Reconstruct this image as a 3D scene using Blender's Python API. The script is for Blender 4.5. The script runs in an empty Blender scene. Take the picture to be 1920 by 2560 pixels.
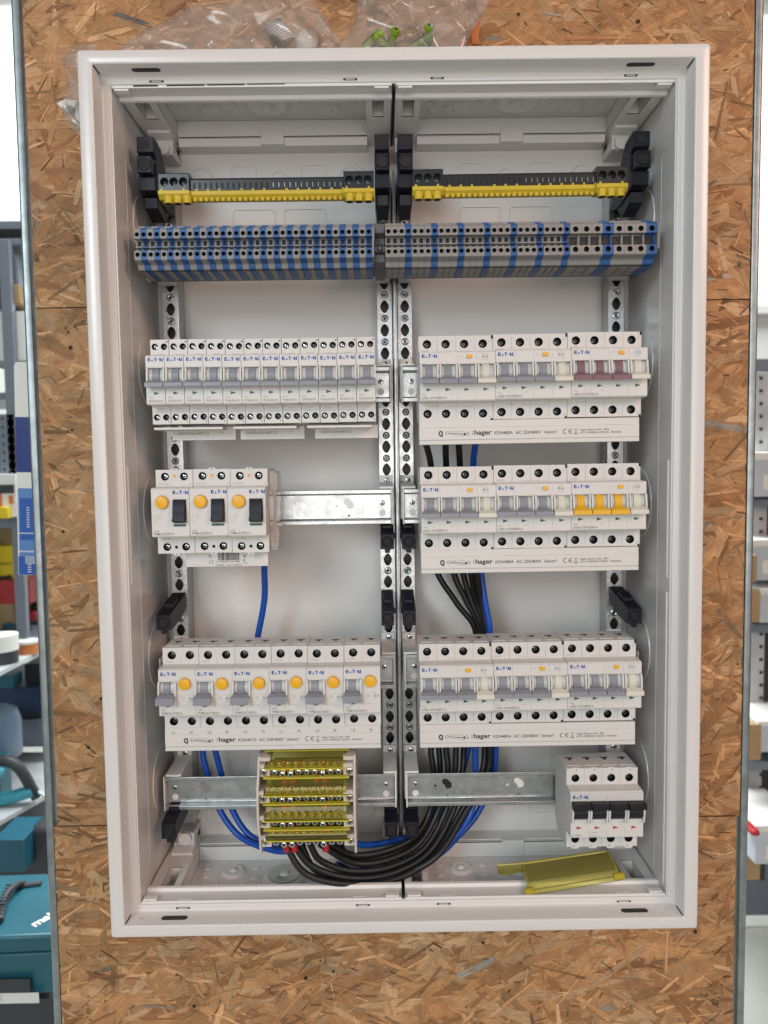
import bpy, bmesh, math, random
from mathutils import Vector, Matrix
from mathutils.geometry import tessellate_polygon
random.seed(7)
S = 0.001                      # everything below is written in millimetres
sc = bpy.context.scene
COL = sc.collection

# ------------------------------------------------------------------ camera
CAMR = ((0.99989693, 0.00426875, 0.01370826), (-0.00514821, 0.99788665, 0.06477443), (-0.01340278, -0.06483833, 0.99780577))
CAMC = (-17.0453, -656.52, 38.6751); FPX = 1824.01
cam = bpy.data.objects.new('camera', bpy.data.cameras.new('camera')); COL.objects.link(cam)
cam.data.sensor_fit = 'HORIZONTAL'; cam.data.sensor_width = 36; cam.data.lens = 36 * FPX / 1920
cam.data.clip_start = 0.02; cam.data.clip_end = 60
m = Matrix(((CAMR[0][0], CAMR[0][2], -CAMR[0][1], CAMC[0]*S), (CAMR[1][0], CAMR[1][2], -CAMR[1][1], CAMC[1]*S), (CAMR[2][0], CAMR[2][2], -CAMR[2][1], CAMC[2]*S), (0, 0, 0, 1)))
cam.matrix_world = m
cam.data.dof.use_dof = True; cam.data.dof.focus_distance = 0.72; cam.data.dof.aperture_fstop = 9.5
sc.camera = cam
def P(px, py, Y):              # pixel of the 1920x2560 photograph on the plane y = Y -> (x, y, z) in mm
    a, b = (px-960)/FPX, -(py-1280)/FPX
    d = [CAMR[i][0]*a + CAMR[i][1] + CAMR[i][2]*b for i in range(3)]
    t = (Y-CAMC[1])/d[1]
    return (CAMC[0]+d[0]*t, Y, CAMC[2]+d[2]*t)

# ------------------------------------------------------------------ world, lamps, exposure
W = bpy.data.worlds.new('World'); sc.world = W; W.use_nodes = True
nt = W.node_tree; bgn = nt.nodes['Background']
tc = nt.nodes.new('ShaderNodeTexCoord'); sx = nt.nodes.new('ShaderNodeSeparateXYZ'); rp = nt.nodes.new('ShaderNodeValToRGB')
mr = nt.nodes.new('ShaderNodeMapRange'); mr.inputs[1].default_value = -1; mr.inputs[2].default_value = 1
nt.links.new(tc.outputs['Generated'], sx.inputs[0]); nt.links.new(sx.outputs[2], mr.inputs[0]); nt.links.new(mr.outputs[0], rp.inputs[0]); nt.links.new(rp.outputs[0], bgn.inputs[0])
e = rp.color_ramp.elements
e[0].position = 0.25; e[0].color = (0.25, 0.22, 0.195, 1); e[1].position = 0.8; e[1].color = (0.52, 0.51, 0.49, 1)
bgn.inputs[1].default_value = 0.60
def area(name, loc, target, sx_, sy_, power, color):
    l = bpy.data.lights.new(name, 'AREA'); l.shape = 'RECTANGLE'; l.size = sx_; l.size_y = sy_; l.energy = power; l.color = color
    o = bpy.data.objects.new(name, l); COL.objects.link(o); o.location = loc
    o.rotation_euler = (Vector(target)-Vector(loc)).to_track_quat('-Z', 'Y').to_euler()
    return o
area('cool_window_light', (-1.25, -2.55, 0.98), (0, 0, 0), 0.8, 0.8, 40, (0.80, 0.94, 1.0))
area('warm_ceiling_lamp', (1.45, -1.5, 1.05), (0, 0, 0), 0.6, 0.6, 22, (1.0, 0.62, 0.46))
area('soft_front_fill', (0.0, -1.75, 0.02), (0, 0, -0.12), 1.5, 0.8, 15, (1.0, 0.96, 0.93))  # added frontal fill behind the camera, brightens the cabinet interior
area('workshop_ceiling_lamp', (-0.2, 1.7, 2.5), (-0.2, 1.6, 0), 2.6, 1.6, 300, (0.90, 0.96, 1.0))
sc.view_settings.view_transform = 'Standard'; sc.view_settings.look = 'None'
sc.view_settings.exposure = -0.37; sc.view_settings.gamma = 1; sc.view_settings.use_curve_mapping = False
sc.render.engine = 'CYCLES'
sc.cycles.use_denoising = True; sc.cycles.max_bounces = 10; sc.cycles.transparent_max_bounces = 12
sc.cycles.caustics_reflective = False; sc.cycles.caustics_refractive = False

# ------------------------------------------------------------------ materials
def mat(name, color, rough=0.5, metal=0.0, bump=None, spec=0.5, vary=None, trans=0.0, alpha=1.0, emit=None, coat=0.0, rvar=None):
    mt = bpy.data.materials.new(name); mt.use_nodes = True
    n = mt.node_tree; b = n.nodes['Principled BSDF']
    b.inputs['Base Color'].default_value = (*color, 1); b.inputs['Roughness'].default_value = rough
    b.inputs['Metallic'].default_value = metal; b.inputs['Specular IOR Level'].default_value = spec
    b.inputs['Transmission Weight'].default_value = trans; b.inputs['Alpha'].default_value = alpha
    b.inputs['Coat Weight'].default_value = coat
    if emit: b.inputs['Emission Color'].default_value = (*emit[0], 1); b.inputs['Emission Strength'].default_value = emit[1]
    t = n.nodes.new('ShaderNodeTexCoord')
    if vary:                   # (scale, amount): cloudy wear in the colour itself
        no = n.nodes.new('ShaderNodeTexNoise'); no.inputs['Scale'].default_value = vary[0]; no.inputs['Detail'].default_value = 6
        n.links.new(t.outputs['Object'], no.inputs['Vector'])
        r = n.nodes.new('ShaderNodeMapRange'); r.inputs[1].default_value = 0.3; r.inputs[2].default_value = 0.7
        r.inputs[3].default_value = 1-vary[1]; r.inputs[4].default_value = 1+vary[1]*0.5
        n.links.new(no.outputs[0], r.inputs[0])
        mx = n.nodes.new('ShaderNodeVectorMath'); mx.operation = 'SCALE'; mx.inputs[0].default_value = color
        n.links.new(r.outputs[0], mx.inputs['Scale']); n.links.new(mx.outputs[0], b.inputs['Base Color'])
    if rvar:
        no = n.nodes.new('ShaderNodeTexNoise'); no.inputs['Scale'].default_value = rvar[0]; no.inputs['Detail'].default_value = 5
        n.links.new(t.outputs['Object'], no.inputs['Vector'])
        r = n.nodes.new('ShaderNodeMapRange'); r.inputs[1].default_value = 0.3; r.inputs[2].default_value = 0.7
        r.inputs[3].default_value = rvar[1]; r.inputs[4].default_value = rvar[2]
        n.links.new(no.outputs[0], r.inputs[0]); n.links.new(r.outputs[0], b.inputs['Roughness'])
    if bump:                   # (scale, strength)
        no = n.nodes.new('ShaderNodeTexNoise'); no.inputs['Scale'].default_value = bump[0]; no.inputs['Detail'].default_value = 3
        n.links.new(t.outputs['Object'], no.inputs['Vector'])
        bu = n.nodes.new('ShaderNodeBump'); bu.inputs['Strength'].default_value = bump[1]; bu.inputs['Distance'].default_value = 0.0004
        n.links.new(no.outputs[0], bu.inputs['Height']); n.links.new(bu.outputs[0], b.inputs['Normal'])
    return mt
M = {}
M['paint'] = mat('white_powder_paint', (0.66, 0.635, 0.62), 0.24, bump=(200, 0.22))
M['back'] = mat('white_back_panel', (0.70, 0.68, 0.66), 0.40, bump=(300, 0.1))
M['insert'] = mat('white_moulded_plastic', (0.75, 0.73, 0.71), 0.5)
M['dev'] = mat('device_white_plastic', (0.63, 0.61, 0.59), 0.42, bump=(900, 0.12))
M['dev2'] = mat('device_roller_plastic', (0.58, 0.60, 0.56), 0.35)
M['cream'] = mat('cream_lever_plastic', (0.62, 0.60, 0.52), 0.4)
M['grey'] = mat('grey_lever_plastic', (0.235, 0.245, 0.28), 0.42, vary=(150, 0.06))
M['mauve'] = mat('mauve_lever_plastic', (0.20, 0.105, 0.135), 0.42)
M['yellow'] = mat('yellow_lever_plastic', (0.72, 0.40, 0.012), 0.42)
M['black'] = mat('black_plastic', (0.010, 0.011, 0.015), 0.45, spec=0.3)
M['navy'] = mat('blue_black_plastic', (0.008, 0.009, 0.016), 0.45, spec=0.3)
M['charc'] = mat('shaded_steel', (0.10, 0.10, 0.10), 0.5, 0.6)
M['dark'] = mat('dark_gap', (0.006, 0.006, 0.007), 0.7)
M['slot'] = mat('dark_slot', (0.03, 0.025, 0.022), 0.7)
M['seam'] = mat('seam_line', (0.20, 0.19, 0.18), 0.7)
M['galv'] = mat('galvanised_steel', (0.50, 0.515, 0.52), 0.32, 1.0, bump=(420, 0.35), vary=(260, 0.12), rvar=(90, 0.26, 0.42))
M['galvd'] = mat('dull_galvanised_stud', (0.34, 0.38, 0.39), 0.42, 0.85, bump=(220, 0.4), vary=(60, 0.25))
M['screw'] = mat('zinc_screw', (0.60, 0.64, 0.64), 0.22, 1.0)
M['dscrew'] = mat('dark_screw', (0.12, 0.125, 0.13), 0.28, 0.9)
M['brass'] = mat('brass_bar', (0.75, 0.52, 0.16), 0.25, 1.0)
M['copper'] = mat('copper_strand', (0.85, 0.36, 0.13), 0.28, 1.0)
M['tgrey'] = mat('grey_terminal_plastic', (0.25, 0.235, 0.22), 0.55, vary=(80, 0.06))
M['tblue'] = mat('blue_terminal_plastic', (0.016, 0.088, 0.27), 0.5, vary=(80, 0.08))
M['clamp'] = mat('dark_grey_clamp_plastic', (0.085, 0.085, 0.088), 0.5)
M['earth'] = mat('yellow_terminal_plastic', (0.56, 0.41, 0.022), 0.45, vary=(70, 0.06))
M['cblue'] = mat('blue_cable_sheath', (0.008, 0.075, 0.42), 0.36, vary=(30, 0.1))
M['cblack'] = mat('black_cable_sheath', (0.010, 0.010, 0.011), 0.44, vary=(40, 0.15))
M['red'] = mat('red_ferrule_plastic', (0.38, 0.012, 0.02), 0.45)
M['beige'] = mat('beige_end_plate_plastic', (0.60, 0.53, 0.47), 0.45)
M['ink'] = mat('black_ink', (0.012, 0.012, 0.012), 0.6)
M['greyink'] = mat('grey_ink', (0.20, 0.195, 0.19), 0.6)
M['paleink'] = mat('pale_grey_ink', (0.43, 0.42, 0.40), 0.6)
M['blueink'] = mat('blue_ink', (0.006, 0.075, 0.38), 0.5)
M['greenink'] = mat('green_ink', (0.012, 0.095, 0.045), 0.5)
M['redink'] = mat('red_ink', (0.38, 0.055, 0.045), 0.5)
M['amber'] = mat('amber_button_plastic', (0.78, 0.40, 0.008), 0.38)
M['brasspin'] = mat('orange_pin', (0.70, 0.36, 0.10), 0.4)
def glassy(name, color, absorb_alpha, rough=0.08, spec=0.5, milk=None):   # thin coloured clear plastic sheet
    mt = bpy.data.materials.new(name); mt.use_nodes = True; n = mt.node_tree
    for x in list(n.nodes): n.nodes.remove(x)
    out = n.nodes.new('ShaderNodeOutputMaterial'); tr = n.nodes.new('ShaderNodeBsdfTransparent'); gl = n.nodes.new('ShaderNodeBsdfGlossy')
    df = n.nodes.new('ShaderNodeBsdfDiffuse'); fr = n.nodes.new('ShaderNodeFresnel'); m1 = n.nodes.new('ShaderNodeMixShader'); m2 = n.nodes.new('ShaderNodeMixShader')
    tr.inputs[0].default_value = (*color, 1); df.inputs[0].default_value = (*(milk or color), 1); gl.inputs['Roughness'].default_value = rough
    fr.inputs[0].default_value = 1.0 + spec; m1.inputs[0].default_value = absorb_alpha
    n.links.new(tr.outputs[0], m1.inputs[1]); n.links.new(df.outputs[0], m1.inputs[2])
    n.links.new(fr.outputs[0], m2.inputs[0]); n.links.new(m1.outputs[0], m2.inputs[1]); n.links.new(gl.outputs[0], m2.inputs[2])
    n.links.new(m2.outputs[0], out.inputs[0]); return mt
M['yclear'] = glassy('clear_yellow_plastic', (0.99, 0.965, 0.60), 0.05, 0.05, 0.5, (0.92, 0.82, 0.10))
M['yclear2'] = glassy('pale_yellow_clear_plastic', (1.0, 0.98, 0.74), 0.20, 0.08, 0.45, (1.0, 0.93, 0.22))
M['yrim'] = glassy('lemon_rim_highlight', (0.95, 0.88, 0.3), 0.65, 0.08, 0.5, (0.80, 0.70, 0.06))  # bright highlight along the cover rims, put into the colour
M['yedge'] = glassy('yellow_plastic_edge', (0.80, 0.70, 0.12), 0.55, 0.10, 0.45, (0.72, 0.58, 0.05))
M['bag'] = glassy('clear_polythene', (0.95, 0.93, 0.91), 0.22, 0.12, 0.42, (0.66, 0.60, 0.55))
M['film'] = glassy('clear_tinted_cover', (0.94, 0.90, 0.86), 0.35, 0.15, 0.4, (0.60, 0.52, 0.47))

# ------------------------------------------------------------------ mesh building
class MB:
    def __init__(s): s.v = []; s.f = []; s.mi = []; s.mats = []; s.uv = None
    def _m(s, m):
        if m not in s.mats: s.mats.append(m)
        return s.mats.index(m)
    def add(s, vs, fs, m=None):
        o = len(s.v); s.v += [tuple(p) for p in vs]; k = s._m(m)
        for f in fs: s.f.append(tuple(i+o for i in f)); s.mi.append(k)
        return s
    def box(s, x0, x1, y0, y1, z0, z1, m=None):
        v = [(x, y, z) for x in (x0, x1) for y in (y0, y1) for z in (z0, z1)]
        return s.add(v, [(0, 1, 3, 2), (4, 6, 7, 5), (0, 4, 5, 1), (2, 3, 7, 6), (0, 2, 6, 4), (1, 5, 7, 3)], m)
    def prism(s, prof, a0, a1, axis='x', m=None):    # prof: (y,z) for x, (x,z) for y, (x,y) for z
        n = len(prof)
        def pt(p, a): return (a, p[0], p[1]) if axis == 'x' else ((p[0], a, p[1]) if axis == 'y' else (p[0], p[1], a))
        v = [pt(p, a0) for p in prof] + [pt(p, a1) for p in prof]
        tri = tessellate_polygon([[Vector((p[0], p[1], 0)) for p in prof]])
        fs = [tuple(t) for t in tri] + [tuple(i+n for i in reversed(t)) for t in tri]
        fs += [(i, (i+1) % n, (i+1) % n+n, i+n) for i in range(n)]
        return s.add(v, fs, m)
    def plate(s, outer, holes, a0, a1, axis='y', m=None):
        loops = [outer]+holes; flat = [p for l in loops for p in l]; n = len(flat)
        def pt(p, a): return (p[0], a, p[1]) if axis == 'y' else ((p[0], p[1], a) if axis == 'z' else (a, p[0], p[1]))
        tri = tessellate_polygon([[Vector((p[0], p[1], 0)) for p in l] for l in loops])
        v = [pt(p, a0) for p in flat]+[pt(p, a1) for p in flat]
        fs = [tuple(t) for t in tri]+[tuple(i+n for i in reversed(t)) for t in tri]
        o = 0
        for l in loops:
            k = len(l)
            fs += [(o+i, o+(i+1) % k, o+(i+1) % k+n, o+i+n) for i in range(k)]; o += k
        return s.add(v, fs, m)
    def cyl(s, c, r, h, axis='y', n=20, m=None, r2=None, cap=True):   # from c along +axis by h
        r2 = r if r2 is None else r2; v = []
        for rr, a in ((r, 0), (r2, h)):
            for i in range(n):
                t = 2*math.pi*i/n; u, w = rr*math.cos(t), rr*math.sin(t)
                v.append((c[0]+u, c[1]+a, c[2]+w) if axis == 'y' else ((c[0]+a, c[1]+u, c[2]+w) if axis == 'x' else (c[0]+u, c[1]+w, c[2]+a)))
        fs = [(i, (i+1) % n, (i+1) % n+n, i+n) for i in range(n)]
        if cap: fs += [tuple(range(n)), tuple(range(2*n-1, n-1, -1))]
        return s.add(v, fs, m)
    def lathe(s, c, prof, n=24, m=None, axis='y'):    # prof: (radius, along) from centre outwards
        v = []
        for r, a in prof:
            for i in range(n):
                t = 2*math.pi*i/n; u, w = r*math.cos(t), r*math.sin(t)
                v.append((c[0]+u, c[1]+a, c[2]+w) if axis == 'y' else ((c[0]+a, c[1]+u, c[2]+w) if axis == 'x' else (c[0]+u, c[1]+w, c[2]+a)))
        fs = [(j*n+i, j*n+(i+1) % n, (j+1)*n+(i+1) % n, (j+1)*n+i) for j in range(len(prof)-1) for i in range(n)]
        return s.add(v, fs, m)
    def tube(s, pts, r, n=12, m=None, sub=8):
        pts = [Vector(p) for p in pts]; q = [pts[0]*2-pts[1]]+pts+[pts[-1]*2-pts[-2]]; path = []
        for i in range(1, len(q)-2):
            for k in range(sub):
                t = k/sub; a, b, c, d = q[i-1], q[i], q[i+1], q[i+2]
                path.append(0.5*((2*b)+(c-a)*t+(2*a-5*b+4*c-d)*t*t+(3*b-a-3*c+d)*t**3))
        path.append(pts[-1]); v = []; up = Vector((0.3, 1, 0.1)).normalized()
        for i, p in enumerate(path):
            d = (path[min(i+1, len(path)-1)]-path[max(i-1, 0)]).normalized()
            a = d.cross(up).normalized(); b = d.cross(a).normalized(); up = -b if b.dot(up) < 0 else b
            up = a.cross(d).normalized() if False else up
            for j in range(n):
                t = 2*math.pi*j/n; v.append(p+(a*math.cos(t)+b*math.sin(t))*r)
        L = len(path)
        fs = [(i*n+j, i*n+(j+1) % n, (i+1)*n+(j+1) % n, (i+1)*n+j) for i in range(L-1) for j in range(n)]
        fs += [tuple(range(n)), tuple((L-1)*n+j for j in reversed(range(n)))]
        return s.add(v, fs, m)
    def move(s, dx, dy, dz): s.v = [(a+dx, b+dy, c+dz) for a, b, c in s.v]; return s
    def merge(s, o):
        k = len(s.v); s.v += o.v
        for f, mi in zip(o.f, o.mi): s.f.append(tuple(i+k for i in f)); s.mi.append(s._m(o.mats[mi]))
        return s
    def mesh(s, name, default=None, recalc=True, smooth=35):
        me = bpy.data.meshes.new(name)
        me.from_pydata([(a*S, b*S, c*S) for a, b, c in s.v], [], s.f)
        for mm in s.mats: me.materials.append(M[mm or default])
        me.polygons.foreach_set('material_index', s.mi)
        if recalc:
            bm = bmesh.new(); bm.from_mesh(me); bmesh.ops.recalc_face_normals(bm, faces=bm.faces); bm.to_mesh(me); bm.free()
        if smooth:
            me.polygons.foreach_set('use_smooth', [True]*len(me.polygons)); me.set_sharp_from_angle(angle=math.radians(smooth))
        me.update(); return me
    def build(s, name, default=None, parent=None, recalc=True, smooth=35, bevel=0, loc=None, label=None):
        o = bpy.data.objects.new(name, s.mesh(name, default, recalc, smooth)); COL.objects.link(o)
        if parent: o.parent = parent
        if loc: o.location = [c*S for c in loc]
        if bevel:
            b = o.modifiers.new('bevel', 'BEVEL'); b.width = bevel*S; b.segments = 2; b.limit_method = 'ANGLE'; b.angle_limit = math.radians(50)
        if label: o['label'] = label
        return o
def rr(x0, x1, z0, z1, r, n=5):    # rounded rectangle outline
    p = []
    for cx, cz, a in ((x1-r, z1-r, 0), (x0+r, z1-r, 90), (x0+r, z0+r, 180), (x1-r, z0+r, 270)):
        for i in range(n+1):
            t = math.radians(a+90*i/n); p.append((cx+r*math.cos(t), cz+r*math.sin(t)))
    return p
def circ(cx, cz, r, n=20): return [(cx+r*math.cos(2*math.pi*i/n), cz+r*math.sin(2*math.pi*i/n)) for i in range(n)]
def rect(x0, x1, z0, z1): return [(x0, z0), (x1, z0), (x1, z1), (x0, z1)]
def empty(name, loc, label, cat, group=None, rz=0):
    o = bpy.data.objects.new(name, None); COL.objects.link(o); o.location = [c*S for c in loc]; o.rotation_euler.z = rz; o.empty_display_size = 0.02
    o['label'] = label; o['category'] = cat
    if group: o['group'] = group
    return o
def tag(o, label=None, cat=None, group=None, kind=None):
    if label: o['label'] = label
    if cat: o['category'] = cat
    if group: o['group'] = group
    if kind: o['kind'] = kind
    return o
KIDS = {}
def kids(o): return [c for c in bpy.data.objects if c.parent == o]
def copy_tree(o, parent=None):
    c = o.copy(); COL.objects.link(c); c.parent = parent
    if o not in KIDS: KIDS[o] = kids(o)
    for ch in KIDS[o]: copy_tree(ch, c)
    return c
# ---- lettering (flat meshes facing the camera side, -y)
TXT = {}
def text_geo(s, bold=0.0):
    k = (s, bold)
    if k not in TXT:
        cu = bpy.data.curves.new('t', 'FONT'); cu.body = s; cu.size = 1; cu.offset = bold; cu.resolution_u = 3
        o = bpy.data.objects.new('t', cu); COL.objects.link(o)
        bpy.context.view_layer.update(); dg = bpy.context.evaluated_depsgraph_get()
        me = bpy.data.meshes.new_from_object(o.evaluated_get(dg))
        v = [tuple(x.co) for x in me.vertices]; f = [tuple(p.vertices) for p in me.polygons]
        bpy.data.objects.remove(o); bpy.data.meshes.remove(me); bpy.data.curves.remove(cu)
        xs = [p[0] for p in v]; TXT[k] = (v, f, min(xs), max(xs))
    return TXT[k]
def text(mb, s, x, z, h, y, m='ink', bold=0.0, width=None):   # left x, baseline z, cap height h, plane y
    v, f, a, b = text_geo(s, bold); k = h/0.69; kx = (width/(b-a)) if width else k
    mb.add([(x+(p[0]-a)*kx, y, z+p[1]*k) for p in v], f, m)
def poly(mb, pts, y, m): mb.add([(p[0], y, p[1]) for p in pts], [tuple(range(len(pts)))], m)
def logo(mb, x, z, h, y):        # blue maker's mark: E, split A, T, diamond, N
    w = h*0.82; t = h*0.30; q = h*0.22
    R_ = lambda a, b, c, d: poly(mb, rect(a, b, c, d), y, 'blueink')
    R_(x, x+t, z, z+h)
    for k in (0, 0.39, 0.78): R_(x, x+w, z+h*k, z+h*k+q)
    x += w*1.18
    poly(mb, [(x, z), (x+t, z), (x+w*0.62, z+h*.55), (x+w*0.40, z+h*.62)], y, 'blueink'); R_(x+w*0.55, x+w*0.82, z, z+q)
    x += w*0.95
    R_(x, x+w*1.1, z+h-q, z+h); R_(x+w*.42, x+w*.42+t, z, z+h); x += w*1.28
    poly(mb, [(x, z+h*.5), (x+h*.2, z+h*.7), (x+h*.4, z+h*.5), (x+h*.2, z+h*.3)], y, 'blueink'); x += h*0.55
    R_(x, x+t, z, z+h); R_(x+w-t*.4, x+w+t*.6, z, z+h); poly(mb, [(x, z+h), (x+t, z+h), (x+w, z), (x+w-t, z)], y-0.01, 'blueink')
ORD = ['', 'first', 'second', 'third', 'fourth', 'fifth', 'sixth', 'seventh', 'eighth', 'ninth', 'tenth', 'eleventh', 'twelfth', 'thirteenth', 'fourteenth', 'fifteenth', 'sixteenth', 'seventeenth', 'eighteenth', 'nineteenth', 'twentieth', 'twenty-first']

# ================================================================== OSB board wall
def osb_material():
    mt = bpy.data.materials.new('osb_strands'); mt.use_nodes = True; n = mt.node_tree; b = n.nodes['Principled BSDF']
    at = n.nodes.new('ShaderNodeAttribute'); at.attribute_name = 'strand'
    uv = n.nodes.new('ShaderNodeUVMap'); uv.uv_map = 'grain'
    mp = n.nodes.new('ShaderNodeMapping'); mp.inputs['Scale'].default_value = (0.05, 0.55, 1)
    n.links.new(uv.outputs[0], mp.inputs[0])
    no = n.nodes.new('ShaderNodeTexNoise'); no.inputs['Scale'].default_value = 1.0; no.inputs['Detail'].default_value = 8; no.inputs['Roughness'].default_value = 0.65
    n.links.new(mp.outputs[0], no.inputs['Vector'])
    r = n.nodes.new('ShaderNodeMapRange'); r.inputs[1].default_value = 0.3; r.inputs[2].default_value = 0.72; r.inputs[3].default_value = 0.62; r.inputs[4].default_value = 1.24
    n.links.new(no.outputs[0], r.inputs[0])
    t = n.nodes.new('ShaderNodeTexCoord'); n2 = n.nodes.new('ShaderNodeTexNoise'); n2.inputs['Scale'].default_value = 55; n2.inputs['Detail'].default_value = 7
    n.links.new(t.outputs['Object'], n2.inputs['Vector'])
    r2 = n.nodes.new('ShaderNodeMapRange'); r2.inputs[1].default_value = 0.3; r2.inputs[2].default_value = 0.7; r2.inputs[3].default_value = 0.86; r2.inputs[4].default_value = 1.26
    n.links.new(n2.outputs[0], r2.inputs[0])
    mm = n.nodes.new('ShaderNodeMath'); mm.operation = 'MULTIPLY'; n.links.new(r.outputs[0], mm.inputs[0]); n.links.new(r2.outputs[0], mm.inputs[1])
    vs = n.nodes.new('ShaderNodeVectorMath'); vs.operation = 'SCALE'; n.links.new(at.outputs['Color'], vs.inputs[0]); n.links.new(mm.outputs[0], vs.inputs['Scale'])
    n.links.new(vs.outputs[0], b.inputs['Base Color']); b.inputs['Roughness'].default_value = 0.55; b.inputs['Specular IOR Level'].default_value = 0.3
    bu = n.nodes.new('ShaderNodeBump'); bu.inputs['Strength'].default_value = 0.8; bu.inputs['Distance'].default_value = 0.0008
    n.links.new(no.outputs[0], bu.inputs['Height']); n.links.new(bu.outputs[0], b.inputs['Normal'])
    return mt
M['osb'] = osb_material()
def osb_board(name, x0, x1, z0, z1, label, seed, Y=175.0):
    rnd = random.Random(seed)
    v, f, col, uv = [], [], [], []
    def face(pts, c, uvs):
        o = len(v); v.extend(pts); f.append(tuple(range(o, o+len(pts)))); col.append(c); uv.extend(uvs)
    # solid board core
    mb = MB(); mb.box(x0, x1, Y+0.6, Y+16, z0, z1)
    for q in mb.f: face([mb.v[i] for i in q], (0.20, 0.115, 0.055), [(mb.v[i][0]*.4, mb.v[i][2]*.4) for i in q])
    area_ = (x1-x0)*(z1-z0)
    pal = [(0.43, 0.225, 0.098), (0.46, 0.25, 0.115), (0.40, 0.20, 0.085), (0.53, 0.31, 0.155), (0.34, 0.155, 0.062), (0.44, 0.235, 0.105), (0.41, 0.21, 0.09), (0.49, 0.275, 0.13), (0.45, 0.235, 0.10), (0.38, 0.185, 0.08), (0.46, 0.285, 0.155)]
    for layer, (cnt, lmin, lmax, wmin, wmax) in enumerate([(0.0022, 90, 170, 16, 38), (0.0018, 60, 150, 9, 28), (0.0018, 40, 120, 4, 15), (0.0026, 18, 80, 1.5, 7), (0.0022, 6, 30, 0.8, 3.0)]):
        for i in range(int(area_*cnt)):
            cx, cz = rnd.uniform(x0-10, x1+10), rnd.uniform(z0-10, z1+10)
            L = rnd.uniform(lmin, lmax)*(0.5+rnd.random()*.5); w = rnd.uniform(wmin, wmax)*(0.45+rnd.random()*.55)
            a = rnd.gauss(0.10, 0.50) if rnd.random() < 0.72 else rnd.uniform(0, math.pi)
            ca, sa = math.cos(a), math.sin(a); yb = Y-layer*0.22-rnd.random()*0.5; tl = rnd.uniform(-0.006, 0.006); tw = rnd.uniform(-0.02, 0.02)
            c = rnd.choice(pal); k = rnd.uniform(0.84, 1.14)
            if layer == 3: k *= rnd.choice((0.55, 0.75, 0.9, 1.0, 1.15, 1.3, 1.4)); cp = 1
            if layer == 4: k *= rnd.choice((0.32, 0.5, 0.8, 1.25, 1.45))
            if layer <= 2: k *= rnd.choice((0.86, 0.95, 1.0, 1.0, 1.05, 1.12))
            if layer == 2 and rnd.random() < 0.10: k *= 0.66
            c = (c[0]*k, c[1]*k, c[2]*k)
            if rnd.random() < 0.010: g_ = sum(c)/3; c = (g_*1.12, g_*.98, g_*.82)
            nn = 9 if L > 30 else 4; up, dn = [], []
            bw = [rnd.uniform(-0.10, 0.10)*w for _ in range(2)]; tp = rnd.uniform(0.45, 1.0), rnd.uniform(0.45, 1.0); sk = rnd.uniform(-.45, .45)
            for j in range(nn+1):
                t = j/nn; e_ = 1.0
                if t < 0.12: e_ = tp[0]+(1-tp[0])*t/0.12
                if t > 0.88: e_ = tp[1]+(1-tp[1])*(1-t)/0.12
                jx = rnd.uniform(-1, 1)*w*0.5 if j in (0, nn) else rnd.uniform(-.3, .3)*L/nn
                up.append((-L/2+L*t+jx+sk*w*.5, w/2*e_+bw[0]*math.sin(t*5)+rnd.uniform(-.05, .05)*w))
                jx = rnd.uniform(-1, 1)*w*0.5 if j in (0, nn) else rnd.uniform(-.3, .3)*L/nn
                dn.append((-L/2+L*t+jx-sk*w*.5, -w/2*e_+bw[1]*math.sin(t*4)+rnd.uniform(-.05, .05)*w))
            off = rnd.uniform(0, 900); kk = []
            for (u, q) in dn+up:
                x = cx+u*ca-q*sa; z = cz+u*sa+q*ca
                x = min(max(x, x0), x1); z = min(max(z, z0), z1)
                kk.append(((x, yb+u*tl+q*tw, z), (u+off, q+off*.7)))
            m_ = nn+1
            for j in range(nn):
                q4 = (kk[j], kk[j+1], kk[m_+j+1], kk[m_+j]); face([q[0] for q in q4], c, [q[1] for q in q4])
    for i in range(26):       # old screw holes
        cx, cz = rnd.uniform(x0+20, x1-20), rnd.uniform(z0+15, z1-15); r_ = rnd.uniform(1.2, 2.2)
        face([(cx+r_*math.cos(k*.7), Y-2.3, cz+r_*math.sin(k*.7)*1.1) for k in range(9)], (0.02, 0.014, 0.01), [(k, k) for k in range(9)])
    me = bpy.data.meshes.new(name); me.from_pydata([(a*S, b*S, c*S) for a, b, c in v], [], f); me.materials.append(M['osb'])
    at = me.attributes.new('strand', 'FLOAT_COLOR', 'CORNER'); ul = me.uv_layers.new(name='grain'); data = []; ud = []; k = 0
    for fi, fc in enumerate(f):
        for _ in fc: data += [*col[fi], 1.0]
    for a in uv: ud += [a[0], a[1]]
    at.data.foreach_set('color', data); ul.data.foreach_set('uv', ud)
    o = bpy.data.objects.new(name, me); COL.objects.link(o)
    return tag(o, label, 'board', 'strand boards stacked behind the cabinet')
osb_board('strand_board', -400, 400, -378.2, 217.8, 'middle strand board with the cabinet mounted on it', 11)
osb_board('strand_board', -400, 400, 219.0, 760, 'top strand board behind the plastic bags', 12)
osb_board('strand_board', -405, 396, -980, -379.4, 'bottom strand board below the cabinet', 13, 174.2)
mb = MB()
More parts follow.
